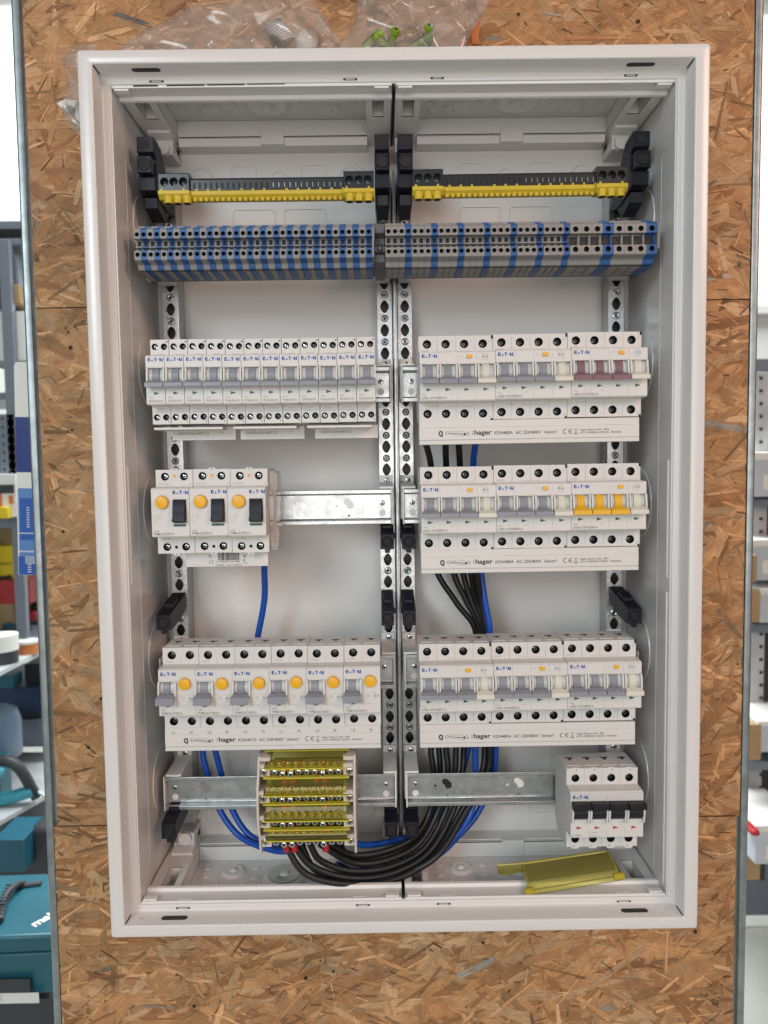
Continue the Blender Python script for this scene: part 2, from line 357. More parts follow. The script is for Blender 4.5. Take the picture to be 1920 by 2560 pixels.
for sx_, lab in ((-1, 'galvanised steel stud along the left edge of the strand boards'), (1, 'galvanised steel stud along the right edge of the strand boards')):
    mb = MB()
    prof = [(0, 172.5), (2.2, 171.4), (6.2, 171.4), (8.6, 173.5), (8.6, 226), (7.6, 226), (7.6, 175), (5.6, 172.6), (2.6, 172.6), (1, 174), (1, 196), (0, 196)]
    for z0, z1 in ((-980, 760),):
        mb.prism([((401.0+x)*sx_+(-1.5 if sx_ < 0 else -0.5), y) for x, y in prof], z0, z1, 'z')
    if sx_ < 0: mb.v = [(x-(0 if z > -378 else 4), y, z) for x, y, z in mb.v]
    tag(mb.build('steel_stud', 'galvd', bevel=0.3), lab, 'steel stud', 'studs either side of the boards')

# ================================================================== cabinet
cab = empty('distribution_cabinet', (0, 175, -395), 'open white steel distribution cabinet with two columns of rails, mounted on strand board', 'electrical cabinet')
def part(mb, name, m, bevel=0, parent=None, **k):
    o = mb.build(name, m, parent or cab, bevel=bevel, **k)
    if not parent: o.location = (0, -0.175, 0.395)
    return o
# front frame
prof = [(1.0, 175), (1.0, 14), (0, 13.5), (0, 1.6), (0.5, 0.45), (1.7, 0), (11.6, 0), (12.6, 0.45), (13, 1.5), (13, 20.2), (13.6, 21.5), (14.8, 22), (19.0, 22), (19.5, 22.4), (19.7, 23.2), (19.7, 30), (20.6, 30), (20.6, 23.6), (14, 23.4), (12, 21.5), (12, 3), (2.0, 3), (2.0, 175)]
prof = prof[1:-1]
mb = MB(); N = 0
for d, y in prof:
    dz = d if d < 10 else d-1.4
    r = max(3.2-d, 0.9)
    pts = rr(-275+d, 275-d, -400+dz, 400-dz, r, 4); N = len(pts); mb.v += [(x, y, z) for x, z in pts]
K = len(prof)
for j in range(K):
    for i in range(N): mb.f.append((j*N+i, j*N+(i+1) % N, ((j+1) % K)*N+(i+1) % N, ((j+1) % K)*N+i)); mb.mi.append(0)
mb.mats = [None]
frame = part(mb, 'front_frame', 'paint', smooth=50)
# slots in the frame
def fslot(mb, x0, x1, zc, hy, y=21.97): mb.plate(rr(x0, x1, zc-hy, zc+hy, hy*.5), [], y-0.04, y, 'y', 'slot')
for x0, x1, z in ((-219.3, -206.3, 384.0), (-45.5, -33, 384.0), (32.7, 44.9, 384.2), (206.8, 219, 384.6), (-219.9, -206.4, -385.6), (-46.3, -32.8, -385.5), (31.8, 45.3, -385.5), (205.9, 219.5, -386.0)):
    mb = MB(); fslot(mb, x0, x1, z, 1.0)
    mb.box(x0+2.2, x1-2.2, 21.6, 21.9, z-0.45, z+0.45, 'paint')
    o = mb.build('slot', 'slot', frame)
for x0, x1, z in ((-231.2, -205.7, 388.6), (205.2, 230.5, 388.6), (-230.8, -206, -388.6), (206.5, 232, -388.6)):
    mb = MB(); zz = 388.32*(1 if z > 0 else -1)
    mb.plate(rr(x0, x1, 8.0, 14.4, 3.1), [], zz, zz-(0.08 if z > 0 else -0.08), 'z', 'slot'); mb.build('slot', 'slot', frame)
for sx_ in (-1, 1):              # mitre gaps in the corners
    for sz in (-1, 1):
        mb = MB(); a = (262.0*sx_, 388.5*sz)
        for t0, t1 in ((2, 17),):
            mb.add([(a[0]-0.12*sx_, t0, a[1]-1.0*sz), (a[0]-0.9*sx_, t0, a[1]-0.12*sz), (a[0]-0.9*sx_, t1, a[1]-0.12*sz), (a[0]-0.12*sx_, t1, a[1]-1.0*sz)], [(0, 1, 2, 3)], 'dark')
        mb.build('mitre_gap', 'dark', frame, recalc=False)
        mb = MB(); mb.lathe((250*sx_, 11, 388.5*sz), [(0.01, -0.25*sz), (0.7, -0.3*sz), (2.5, -0.1*sz), (3.4, 0.05*sz)], 16, 'paint', 'z'); mb.build('spot_weld', 'paint', frame)
# side walls
for sx_ in (-1, 1):
    mb = MB()
    mb.box(255.2*sx_, 257*sx_, 30, 175, -396, 396)
    mb.box(254.0*sx_, 255.6*sx_, 23.6, 56, -383, 383)
    mb.box(253.7*sx_, 254.6*sx_, 54.6, 56.4, -372, 330 if sx_ < 0 else 326)
    w = part(mb, 'side_wall', 'paint', bevel=0.3)
    for z in (279, 137, -5, -158, -292):
        k = MB(); k.lathe((255.2*sx_, 110, z), [(0.01, -0.9*sx_), (35.6, -0.9*sx_), (36.0, 0.1*sx_)], 40, None, 'x')
        o = k.build('knockout', 'paint', w)
# long cover guide on the right wall
mb = MB(); mb.box(252.6, 254.2, 28, 33, -72, 40); mb.box(252.6, 254.2, 28, 33, -372, -85); part(mb, 'cover_guide', 'paint', bevel=0.5)
mb = MB(); mb.box(-254.2, -252.8, 28, 33, -72, 40); part(mb, 'cover_guide', 'paint', bevel=0.5)
# back panel
mb = MB(); mb.box(-256, 256, 150, 152, -396, 396); part(mb, 'back_panel', 'back')
mb = MB(); mb.box(-256, 256, 25, 174, 398.2, 399); part(mb, 'top_wall', 'paint'); mb = MB(); mb.box(-256, 256, 25, 174, -399, -398.2); part(mb, 'bottom_wall', 'paint')
# moulded inserts at top and bottom, left and right
def dome(mb, x, y, z, r, up):
    k = 1 if up else -1
    mb.lathe((x, y, z), [(0.01, 3.2*k*r/10), (r*.16, 3.0*k*r/10), (r*.3, 1.3*k*r/10), (r*.42, 1.0*k*r/10), (r*.75, 1.9*k*r/10), (r*.9, 1.2*k*r/10), (r, 0.0), (r*1.08, 0.5*k), (r*1.16, 0)], 28, None, 'z')
for fs in (-1, 1):
    for up in (1, -1):
        zp = 380.0 if up > 0 else -380.0; zl = 373.0 if up > 0 else -379.2
        xa, xb = (1.6*fs, 253.6*fs); x0, x1 = min(xa, xb), max(xa, xb)
        pk = sorted((26*fs, 223*fs)); g1 = sorted((230*fs, 243*fs)); g2 = sorted((9*fs, 20*fs))
        mb = MB()
        mb.plate(rect(x0, x1, 24.2, 149.5), [rect(pk[0], pk[1], 44, 127), rect(g1[0], g1[1], 48, 86), rect(g2[0], g2[1], 48, 86)], zp, zp+1.6*up, 'z')
        zf = 397.4*up
        for a, b, c, d in ((pk[0], pk[1], 44, 127), (g1[0], g1[1], 48, 86), (g2[0], g2[1], 48, 86)):     # pocket walls
            for q in ((a-1.5, a, c, d), (b, b+1.5, c, d), (a, b, c-1.5, c), (a, b, d, d+1.5)):
                mb.box(q[0], q[1], q[2], q[3], min(zp+.01*up, zf), max(zp+.01*up, zf))
            mb.box(a, b, c, d, min(zf, zf+up*.6), max(zf, zf+up*.6))
        # front bead, rear ledge with its chamfer
        mb.prism([(40, zp), (41, zp-3.4*up), (44.4, zp-3.8*up), (46, zp-2.2*up), (46, zp)], x0, x1, 'x')
        mb.prism([(127, zp+7*up), (131, zl), (149.4, zl), (149.4, zp+7*up)], pk[0], pk[1], 'x') if up > 0 else mb.prism([(127, -386), (131, -379.2), (149.4, -379.2), (149.4, -386)], pk[0], pk[1], 'x')
        # front edge strip and lugs
        mb.box(x0+0.6, x1-0.6, 22.6, 24.4, min(zp+1.4*up, zp-1.2*up), max(zp+1.4*up, zp-1.2*up))
        for lx in (x0+2, x1-16): mb.prism([(22.8, zp-1.6*up), (22.8, zp-3.2*up), (29, zp-3.4*up), (30, zp-1.2*up)], lx, lx+13, 'x')
        for lx in ((x0+x1)/2-92, (x0+x1)/2+78): mb.box(lx, lx+14, 26, 27.4, min(zp, zp-1.0*up), max(zp, zp-1.0*up))
        ins = part(mb, 'cable_entry_insert', 'insert', bevel=0.5)
        if up > 0 and fs < 0:
            k = MB()
            for ga, gb_, gz in ((-234, -212, 379.9), (-204, -170, 380.0), (-168, -134, 380.2), (-132, -98, 380.5)): k.box(ga, gb_, 22.3, 22.7, gz, 381.2)
            k.build('open_gap', 'slot', ins)
        # tab in the middle of the rear chamfer
        k = MB(); cx = (pk[0]+pk[1])/2; k.box(cx-12, cx+12, 125.2, 131.5, min(zl-0.6*up, zl+14*up), max(zl-0.6*up, zl+14*up)); k.build('tab', 'insert', ins, bevel=0.5)
        k = MB(); k.box(cx-11, cx+11, 44.2, 52, min(zf-5*up, zf), max(zf-5*up, zf)); k.build('tab', 'insert', ins, bevel=0.5)
        doms = [(181, 104, 13), (158.4, 112, 4.5), (157.3, 93, 4.5), (211, 113, 4.2), (209, 97, 4.2), (64, 104, 13), (88, 112, 4.5), (88, 93, 4.5), (40, 112, 4.2), (40, 93, 4.2), (124, 90, 24), (195, 84, 2.6), (168, 84, 2.6), (75, 84, 2.6), (52, 84, 2.6)]
        for dx, dy, r in doms:
            k = MB(); dome(k, dx*fs, dy, zf, r, up < 0); k.build('knockout', 'insert', ins)
        # stepped ribs towards the upright
        k = MB()
        for i in range(3):
            a, b = sorted((226*fs, 249*fs)); yy = 108+i*12; k.prism([(yy, zp+1*up), (yy, zp-(2.5+i*4.5)*up), (yy+12, zp-(5+i*4.5)*up), (yy+12, zp+1*up)], a, b, 'x')
        k.build('stepped_rib', 'insert', ins, bevel=0.4)
        for a, b in (sorted((227*fs, 243*fs)), sorted((3.5*fs, 18*fs))):
            k = MB(); z0, z1 = sorted(((352 if up > 0 else -352), zp-6*up)); k.box(a-1, b+1, 117, 149, z0+8 if up > 0 else z0, z1 if up > 0 else z1-8)
            k.cyl(((a+b)/2, 112, (z0+z1)/2+(2 if up > 0 else -2)), 7, 8, 'y', 20)
            k.build('upright_socket', 'insert', ins, bevel=0.8)
        # raised rings and outlines on the rear wall of the insert
        zc = 345 if up > 0 else -354
        for x in (206, 44):
            k = MB(); k.lathe((x*fs, 150, zc), [(12.2, 0.2), (12.8, -1.2), (13.8, -1.6), (15.2, -1.4), (16.4, 0.2)], 36); k.build('ring_knockout', 'back', ins)
        def outline(k, a, b, c, d, w=0.9):
            o_, i_ = rr(a, b, c, d, 4), rr(a+w, b-w, c+w, d-w, 3.2); k.plate(o_, [i_], 149.0, 150.1, 'y')
        k = MB(); a = sorted((173*fs, 146*fs)); outline(k, a[0], a[1], zc-6, zc+16)
        a = sorted((98*fs, 72*fs)); outline(k, a[0], a[1], zc-6, zc+16); a = sorted((172*fs, 126*fs)); outline(k, a[0], a[1], zc-62*up-12, zc-62*up+32)
        a = sorted((117*fs, 72*fs)); outline(k, a[0], a[1], zc-62*up-12, zc-62*up+32)
        k.lathe((122*fs, 150, zc+1), [(7.2, 0.2), (7.8, -0.9), (8.8, -0.9), (9.4, 0.2)], 28)
        k.build('raised_outline', 'back', ins)
# sticker on a floor knockout
mb = MB(); mb.plate(circ(-124, 90, 17, 28), [], -392.0, -391.7, 'z'); st = part(mb, 'sticker', 'dev2')
for i in range(9):
    a = random.uniform(-8, 6); b = random.uniform(-6, 3); mk = MB(); mk.box(-124+a, -124+a+random.uniform(1, 4), 82+b, 82+b+1.0, -391.68, -391.6, 'ink')
    if i == 0: ink = mk
    else: ink.merge(mk)
ink.build('print', 'ink', st)
# dark joint between the two inserts
for za_, zb_ in ((378.8, 396), (-396, -378.8)): mb = MB(); mb.box(-1.6, 0.3, 24, 149, za_, zb_); part(mb, 'joint_strip', 'black')
# centre post
mb = MB(); mb.box(-1.6, 2.6, 112, 149, -352, 338); mb.box(-1.0, 1.2, 108, 113, -352, 338); part(mb, 'centre_post', 'galv', bevel=0.4)
# perforated uprights
HZ = [303.4, 278, 254, 229.1, 204.6, 180.1, 155.9, 131, 106.5, 81.8, 57.6, 33.3, 8, -14, -38.5, -63.5, -87.6, -112.5, -137.1, -162, -186, -210.6, -236.2, -259.7, -285, -310]
for i, (xa, xb) in enumerate(((-243.5, -227), (-18.0, -2.6), (3.6, 18.4), (226, 242.5))):
    mb = MB(); xc = (xa+xb)/2; edges = [345]+[(HZ[k]+HZ[k+1])/2+5.0 for k in range(len(HZ)-1)]+[-352]
    for k, z in enumerate(HZ):
        pts = []
        for q in range(20):
            t = 2*math.pi*q/20; bul = 1.0+0.22*max(0, abs(math.cos(t))-0.75)*4
            pts.append((xc+3.75*math.cos(t)*bul, z+6.6*math.sin(t)))
        hs = [pts]
        if k: hs.append(circ(xc, edges[k]-5.0, 1.3, 10))
        mb.plate(rect(xa, xb, edges[k+1], edges[k]), hs, 124.6, 126, 'y')
    mb.box(xa, xa+1.2, 126, 149.5, -352, 345); mb.box(xb-1.2, xb, 126, 149.5, -352, 345)
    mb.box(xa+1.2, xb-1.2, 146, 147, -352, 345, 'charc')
    up_ = part(mb, 'perforated_upright', 'galv')
    k = MB()
    for q in range(len(HZ)-1):
        k.lathe((xc, 124.6, (HZ[q]+HZ[q+1])/2), [(1.3, 0.5), (1.7, -0.3), (2.6, -0.7), (3.4, -0.5), (4.0, 0.02)], 16)
    k.build('dimples', 'galv', up_)
# rails
RZ = {'t': 242.5, 2: 118.7, 3: -3.8, 4: -173.8, 5: -298.8}
def screw_mesh(r, dark=False, cross=True):
    mb = MB(); mb.lathe((0, 0, 0), [(0.01, -0.5), (r*.55, -0.5), (r*.86, -0.25), (r, 0.15), (r, 1.2)], 16, 'dscrew' if dark else 'screw')
    mb.cyl((0, 1.0, 0), r, 0.2, 'y', 16, 'dscrew' if dark else 'screw')
    if cross:
        w = r*.17
        mb.box(-r*.62, r*.62, -0.62, -0.45, -w, w, 'dark'); mb.box(-w, w, -0.63, -0.46, -r*.62, r*.62, 'dark')
    return mb.mesh('screw', smooth=30)
SCR = {}
def screw(parent, x, y, z, r=2.6, dark=False, name='screw', ang=None):
    k = (round(r, 1), dark)
    if k not in SCR: SCR[k] = screw_mesh(r, dark)
    o = bpy.data.objects.new(name, SCR[k]); COL.objects.link(o); o.parent = parent; o.location = (x*S, y*S, z*S)
    o.rotation_euler.y = random.uniform(0, 3.1) if ang is None else ang
    return o
railprof = [(80, 17.5), (80, 13.4), (87.2, 12.4), (87.2, -12.4), (80, -13.4), (80, -17.5), (81, -17.5), (81, -14.2), (88.2, -13.2), (88.2, 13.2), (81, 14.2), (81, 17.5)]
for fs in (-1, 1):
    for key in ('t', 2, 3, 4, 5):
        zc = RZ[key]; xa, xb = (-244.5, -6.5) if fs < 0 else (6.8, 244.0)
        mb = MB(); mb.prism([(y, z+zc) for y, z in railprof], xa, xb, 'x')
        rail = part(mb, 'din_rail', 'galv', bevel=0.7)
        for xe, xs in ((xa, xa+8.5), (xb, xb-9.0)):
            screw(rail, xs, 86.6, zc+3.5, 2.7)
            k = MB(); k.cyl((xs, 86.9, zc-6.5), 3.4, 1.5, 'y', 20); k.build('bracket_boss', 'insert', rail)
        if key in (3, 5):
            k = MB()
            for hx in ([-196, -50] if fs < 0 else [48, 123.5]):
                w = 'insert' if not (fs > 0 and hx == 48) else 'dark'
                if key == 5 and fs < 0 and hx == -196: hx, w = -204.7, 'greyink'
                k.plate([(hx+a*.8, zc+2+b*.75) for a, b in ((-6, 5), (-5.5, 8), (-1, 9), (3, 6), (6.5, 2), (6.5, -3), (3, -5.5), (-1, -5), (-3, 0), (-5.5, 2))], [], 87.0, 87.16, 'y', w)
                k.plate(circ(hx-12, zc+1.2, 1.3, 14), [], 87.0, 87.16, 'y', w); k.plate(circ(hx+0.5, zc-9, 1.3, 14), [], 87.0, 87.16, 'y', 'greyink')
            k.build('rail_hole', 'insert', rail)
        # brackets carrying the rail on the uprights
        for bx0, bx1, xe in (((-243.5, -227.5, xa-1.6) if fs < 0 else (226, 242, xb)), ((-18.2, -4.2, xb) if fs < 0 else (4.0, 18.4, xa-1.6))):
            k = MB(); k.prism([(123.4, zc+31), (124.4, zc+31), (124.4, zc-14), (90, zc-14), (88.4, zc-12), (88.4, zc+13.5), (81, zc+18.0), (79.4, zc+18.2), (79.4, zc+20.4), (84, zc+20.6), (118, zc+22.6), (123.4, zc+24)], bx0, bx1, 'x')
            k.box(xe, xe+1.6, 79, 92, zc-18, zc+18)
            br = part(k, 'rail_bracket', 'insert', bevel=0.5)
            screw(br, (bx0+bx1)/2+1, 123.2, zc+25.5, 3.2)
# black cover holders on the uprights
def holder(x0, x1, zc, yf, name='cover_holder', flip=1):
    k = MB(); xm = (x0+x1)/2
    k.prism([(yf, zc-7.5), (yf, zc+7.5), (yf+6, zc+9), (112, zc+17), (124, zc+20), (124, zc+4), (104, zc-4), (yf+8, zc-8)], x0+0.6, x1-0.6, 'x')
    k.box(xm-2.4, xm+2.4, yf+1, yf+8, zc-11.5, zc-7); k.lathe((xm, yf, zc), [(5.6, 0.1), (5.4, -0.8), (4.4, -0.9), (4.2, 0.6)], 24)
    k.box(x0-1.2 if flip < 0 else x1-1, x0+1 if flip < 0 else x1+1.2, yf+14, yf+22, zc+2, zc+7)
    k.prism([(yf+20, zc+11), (yf+20, zc+15), (yf+36, zc+19), (yf+36, zc+13)], x0+2.5, x1-2.5, 'x')
    k.box(xm-4, xm+4, yf-0.3, yf-0.05, zc-4, zc-3.4, 'greyink') if False else None
    o = part(k, name, 'navy', bevel=0.5)
    c = MB(); c.cyl((xm, yf-0.15, zc), 4.2, 0.25, 'y', 20); c.build('holder_socket', 'dark', o)
for x0, x1, zc, yf, fl in ((-18.5, -3.6, -38.5, 70, 1), (3.2, 18.2, -38.5, 70, -1), (-18.5, -4.6, -116, 70, 1), (3.2, 17.4, -116, 70, -1), (-18.5, -3.6, -337, 72, 1), (3.2, 18.2, -337, 72, -1),
                           (-243.5, -228, -116, 64, -1), (228, 243.5, -116, 64, 1), (-243.5, -228, -328, 58, -1)):
    holder(x0, x1, zc, yf, flip=fl)
for x0, x1 in ((-244, -228), (-18.5, -4.2), (3.6, 18.2), (228, 244)):
    k = MB(); xm = (x0+x1)/2
    k.prism([(58, 352), (58, 338), (66, 333), (66, 318), (60, 316), (60, 303), (74, 300), (100, 296), (124, 300), (124, 318), (98, 333), (82, 350), (70, 352)], x0, x1, 'x')
    k.box(x0+1.2, x1-1.2, 52, 62, 316.5, 332)
    k.prism([(70, 300), (72, 290), (96, 284), (110, 296)], x0+1.5, x1-1.5, 'x')
    o = part(k, 'cover_holder', 'navy', bevel=0.6)
    c = MB(); c.plate(rr(xm-4.2, xm+4.2, 341, 349, 1.5), [], 57.75, 57.95, 'y', 'dark'); c.cyl((xm, 51.8, 324.5), 5.4, 0.2, 'y', 24, 'dark')
    c.lathe((xm, 52, 324.5), [(6.6, 0.1), (6.2, -0.9), (5.6, -0.9), (5.4, 0.0)], 24, 'navy'); c.build('holder_socket', 'dark', o)

# ================================================================== modular devices
HOLE = {}
def hole_screw(parent, x, y, z, r, bright=False, name='terminal_screw'):
    k = (r, bright)
    if k not in HOLE:
        mb = MB(); mb.lathe((0, 0, 0), [(r*1.0, 0.35), (r*1.0, 5.6)], 20, 'black' if not bright else 'dark'); mb.cyl((0, 5.55, 0), r, 0.2, 'y', 20, 'dark')
        sr = r*0.80; d = 2.0 if bright else 3.2
        mt_ = 'screw' if bright else 'dscrew'
        mb.lathe((0, 0, 0), [(0.01, d), (sr*.5, d), (sr*.85, d+.3), (sr, d+.8), (sr, 5.5)], 14, mt_)
        mb.box(-sr*.75, sr*.75, d-.1, d+.05, -sr*.14, sr*.14, 'dark'); mb.box(-sr*.14, sr*.14, d-.12, d+.03, -sr*.75, sr*.75, 'dark')
        HOLE[k] = mb.mesh('terminal_screw', recalc=False)
    o = bpy.data.objects.new(name, HOLE[k]); COL.objects.link(o); o.parent = parent; o.location = (x*S, y*S, z*S); o.rotation_euler.y = random.uniform(0, 3.1)
def dev_body(parent, w, tholes, bholes, windows, r=4.0, yf=-60, yt=-44, depth=0, tabs=(), zt=23.5, ends=39.5, topcut=True, m='dev'):
    g = 0.12; mb = MB(); x0, x1 = g, w-g
    mb.prism([(yt+6, -ends), (yt+6, -22.2), (yf+8.5, -22.2), (yf+8.5, 22.2), (yt+6, 22.2), (yt+6, ends), (-6, ends), (-2, ends-3), (0, ends-12), (3, ends-12), (3, -ends+12), (0, -ends+12), (-2, -ends+4), (-8, -ends)], x0, x1, 'x')
    mb.plate(rect(x0, x1, 22.2, ends), [circ(hx, hz, r) for hx, hz in tholes], yt, yt+6, 'y')
    mb.plate(rect(x0, x1, -ends, -22.2), [circ(hx, hz, r) for hx, hz in bholes], yt, yt+6, 'y')
    # front band with its lever windows; slight chamfer above and below
    mb.plate(rect(x0, x1, -21.6, 21.8), [rect(*q) for q in windows], yf, yf+8.5, 'y')
    mb.prism([(yf+0.6, 21.8), (yf+1.6, 22.8), (yt+0.1, 23.4), (yt+0.1, 21.8)], x0, x1, 'x'); mb.prism([(yf+0.4, -21.6), (yf+1.0, -22.3), (yt+0.1, -22.5), (yt+0.1, -21.6)], x0, x1, 'x')
    for tx, tz, tw, th in tabs:
        mb.prism([(tx-tw/2, tz), (tx-tw/2+1, tz+th), (tx+tw/2-1, tz+th), (tx+tw/2, tz)], yt-0.0, yt+2.5, 'y')
    return mb.build('body', m, parent, bevel=0.35, smooth=35)
def lever(parent, xc, w, m, z_top=11.5, z_mid=-0.8, z_bot=-7.2, stem=6.4, yf=-60, cream=False, name='lever'):
    mb = MB(); n = 10
    pr = []
    for i in range(n+1):
        t = math.radians(35+110*i/n); pr.append((yf+5.5-8.2*math.sin(t), 3.2+9.6*math.cos(t)))
    pr += [(yf+8, -6), (yf+8, 11)]
    mb.prism(pr, xc-stem/2, xc+stem/2, 'x', m)
    a, b = w*0.42, w*0.5-0.2
    v = [(xc-a, yf-4.2, z_mid), (xc+a, yf-4.2, z_mid), (xc+b, yf-9.5, z_mid-2.4), (xc-b, yf-9.5, z_mid-2.4), (xc-b, yf-9.8, z_bot), (xc+b, yf-9.8, z_bot), (xc+b*.9, yf-4.0, z_bot+0.6), (xc-b*.9, yf-4.0, z_bot+0.6)]
    mb.add(v, [(0, 1, 2, 3), (3, 2, 5, 4), (4, 5, 6, 7), (7, 6, 1, 0), (0, 3, 4, 7), (1, 6, 5, 2)], m)
    mb.prism([(yf+4, z_mid+0.5), (yf-4.3, z_mid), (yf-4.1, z_bot+0.7), (yf+4, z_bot+2)], xc-stem/2-1.5, xc+stem/2+1.5, 'x', m)
    o = mb.build(name, m, parent, bevel=0.3)
    return o
def roller(parent, x0, x1, z0, z1, yf=-60):
    mb = MB(); n = 10; pr = []
    for i in range(n+1):
        t = math.radians(20+140*i/n); pr.append((yf+6.5-7.0*math.sin(t), (z0+z1)/2+(z1-z0)*0.56*math.cos(t)))
    pr += [(yf+8, (z0+z1)/2-5), (yf+8, (z0+z1)/2+5)]
    mb.prism(pr, x0, x1, 'x'); return mb.build('roller', 'dev2', parent)
def ribs(mb, x0, x1, z0, z1, yf=-60):      # raised lever guard around a window
    for a, b in ((x0-1.6, x0), (x1, x1+1.6)): mb.prism([(yf+0.2, z1+1.2), (yf-2.6, z1), (yf-4.2, z0+5), (yf-4.2, z0+1.5), (yf+0.2, z0-1)], a, b, 'x')
    mb.box(x0, x1, yf-0.9, yf+0.3, z1+0.05, z1+1.0)
def seams(mb, w, n, yt, yf, ends=39.5):
    for i in range(1, n):
        x = w*i/n
        mb.box(x-.09, x+.09, yt-.06, yt+.02, 23.6, ends-0.6, 'seam'); mb.box(x-.09, x+.09, yt-.06, yt+.02, -ends+.6, -22.8, 'seam')
        mb.box(x-.07, x+.07, yf-.05, yf+.02, 14, 21.4, 'seam'); mb.box(x-.07, x+.07, yf-.05, yf+.02, -21.2, -13, 'seam')
def topslots(mb, xs, ends=39.5):
    for x in xs:
        mb.box(x-4.0, x+4.0, -20, -17.4, ends-.3, ends+.06, 'dark'); mb.box(x-1.4, x+1.4, -24, -20, ends-.3, ends+.06, 'dark')
        mb.box(x-6.5, x+6.5, -37.4, -36.2, ends, ends+.5, 'dev')
def arrow(mb, x, z, y, m='greenink', l=5.0, h=3.0): mb.add([(x, y, z-h/2), (x+l, y, z), (x, y, z+h/2)], [(0, 1, 2)], m)

def breaker_single(loc, label, group):
    t = empty('circuit_breaker', loc, label, 'circuit breaker', group)
    dev_body(t, 17.5, [(4.4, 32.8), (13.0, 32.8)], [(4.4, -32.9), (13.0, -32.9)], [(2.9, 16.4, -6, 11)], r=2.95)
    g = MB(); ribs(g, 2.9, 16.4, -6, 11); g.build('lever_guard', 'dev', t, bevel=0.3)
    roller(t, 3.0, 16.3, -5, 11.5); lever(t, 9.7, 17.4, 'grey', stem=6.6)
    for z in (32.8, -32.9): hole_screw(t, 4.4, -44, z, 2.9, True); hole_screw(t, 13.0, -44, z, 2.9)
    mk = MB(); logo(mk, 2.4, 17.0, 3.2, -60.1); arrow(mk, 7.4, -12, -60.1)
    text(mk, 'xPole', 2.3, -16.6, 1.3, -60.1, 'greyink'); text(mk, 'PLN6-B16/1N', 2.3, -20.2, 2.2, -60.1, 'greyink', 0.01, width=13)
    text(mk, '4', 14.8, -13, 1.0, -60.1, 'greyink'); text(mk, 'MW251N', 4.8, -25.8, 1.2, -44.1, 'paleink'); text(mk, 'BO8676', 6.5, 24.6, 1.4, -44.1, 'paleink')
    mk.box(3.5, 15, -44.08, -44, -28.0, -27.8, 'seam'); mk.box(15.0, 16.6, -44.08, -44, 36.4, 38.0, 'seam'); mk.box(14.8, 15.9, -44.08, -44, -37.6, -36.4, 'seam')
    mk.box(-0.08, 0.2, -44.1, -42, -39.4, -33, 'dark'); mk.box(-0.08, 0.2, -44.1, -42, 36.4, 39.4, 'dark')
    mk.build('marking', 'ink', t, recalc=False, smooth=0)
    return t
def breaker_quad(loc, label, group, rating='B16', cur='16', curve='B', col='grey', top=False):
    t = empty('circuit_breaker', loc, label, 'circuit breaker', group); w = 69.8
    hx = [8.0+17.45*i for i in range(4)]
    wins = [(2.2+17.45*i, 15.6+17.45*i, -4, 11) for i in range(4)]
    dev_body(t, w, [(x, 31.9) for x in hx], [(x, -33) for x in hx], wins, r=4.0)
    g = MB()
    for q in wins: ribs(g, q[0], q[1], -4, 11)
    g.build('lever_guard', 'dev', t, bevel=0.3)
    for i in range(4):
        roller(t, wins[i][0]+.1, wins[i][1]-.1, -4.5, 11)
        lever(t, 8.4+17.45*i, 17.2, col if i < 3 else 'cream', stem=6.6)
        hole_screw(t, hx[i], -44, 31.9, 3.9); hole_screw(t, hx[i], -44, -33, 3.9)
    b = MB(); b.box(43.2, 48.0, -61.6, -58, 16.4, 19.6); b.build('test_button', 'amber', t, bevel=0.3)
    b = MB(); b.box(51, 54, -60.25, -59.5, -13.6, -11.2); b.build('indicator', 'cream', t)
    mk = MB(); logo(mk, 2.2, 17.0, 3.2, -60.1)
    for i in range(4): arrow(mk, 6.2+17.45*i, -12, -60.1); text(mk, ['1', '3', '5', 'N'][i], hx[i]+5.4, 33.2, 2.2, -44.1, 'paleink'); text(mk, ['2', '4', '6', 'N'][i], hx[i]+5.4, -37, 2.2, -44.1, 'paleink')
    text(mk, 'xPole', 1.6, -17.2, 1.3, -60.1, 'greyink'); text(mk, 'mRB6-%s/3N/%s/003-A' % (cur, curve), 1.6, -20.6, 2.2, -60.1, 'greyink', 0.01, width=23)
    text(mk, rating, 57.6, 16.6, 2.5, -60.1, 'greyink', 0.01); text(mk, 'In = 30mA', 56.2, 20.0, 1.0, -60.1, 'paleink'); text(mk, 'Im = 3000A', 56.2, 14.6, 1.0, -60.1, 'paleink')
    text(mk, 'TEST', 37.0, 17.6, 1.1, -60.1, 'paleink'); text(mk, '6000', 27, -16.5, 1.1, -60.1, 'paleink'); text(mk, '3', 11.5, -17, 2.2, -60.1, 'paleink')
    text(mk, 'BO9878', 2.6, 24.8, 1.5, -44.1, 'paleink'); text(mk, 'BL TO36456', 8.5, -26.2, 1.5, -44.1, 'paleink')
    mk.box(17.5, 17.7, -44.08, -44, 24, 28.4, 'seam'); mk.box(26, 51, -44.08, -44, 24.9, 25.05, 'seam'); mk.box(26, 51, -44.08, -44, -26.6, -26.4, 'seam')
    seams(mk, w, 4, -44, -60)
    mk.box(68.0, 69.9, -44.3, -42, 36.4, 39.6, 'dark'); mk.box(67.4, 69.4, -44.3, -42, -39.4, -37.6, 'dark'); mk.box(69.6, 69.9, -44.1, -40, -39.4, -22.8, 'seam')
    if top: topslots(mk, [9+17.2*i for i in range(4)])
    mk.build('marking', 'ink', t, recalc=False, smooth=0)
    return t
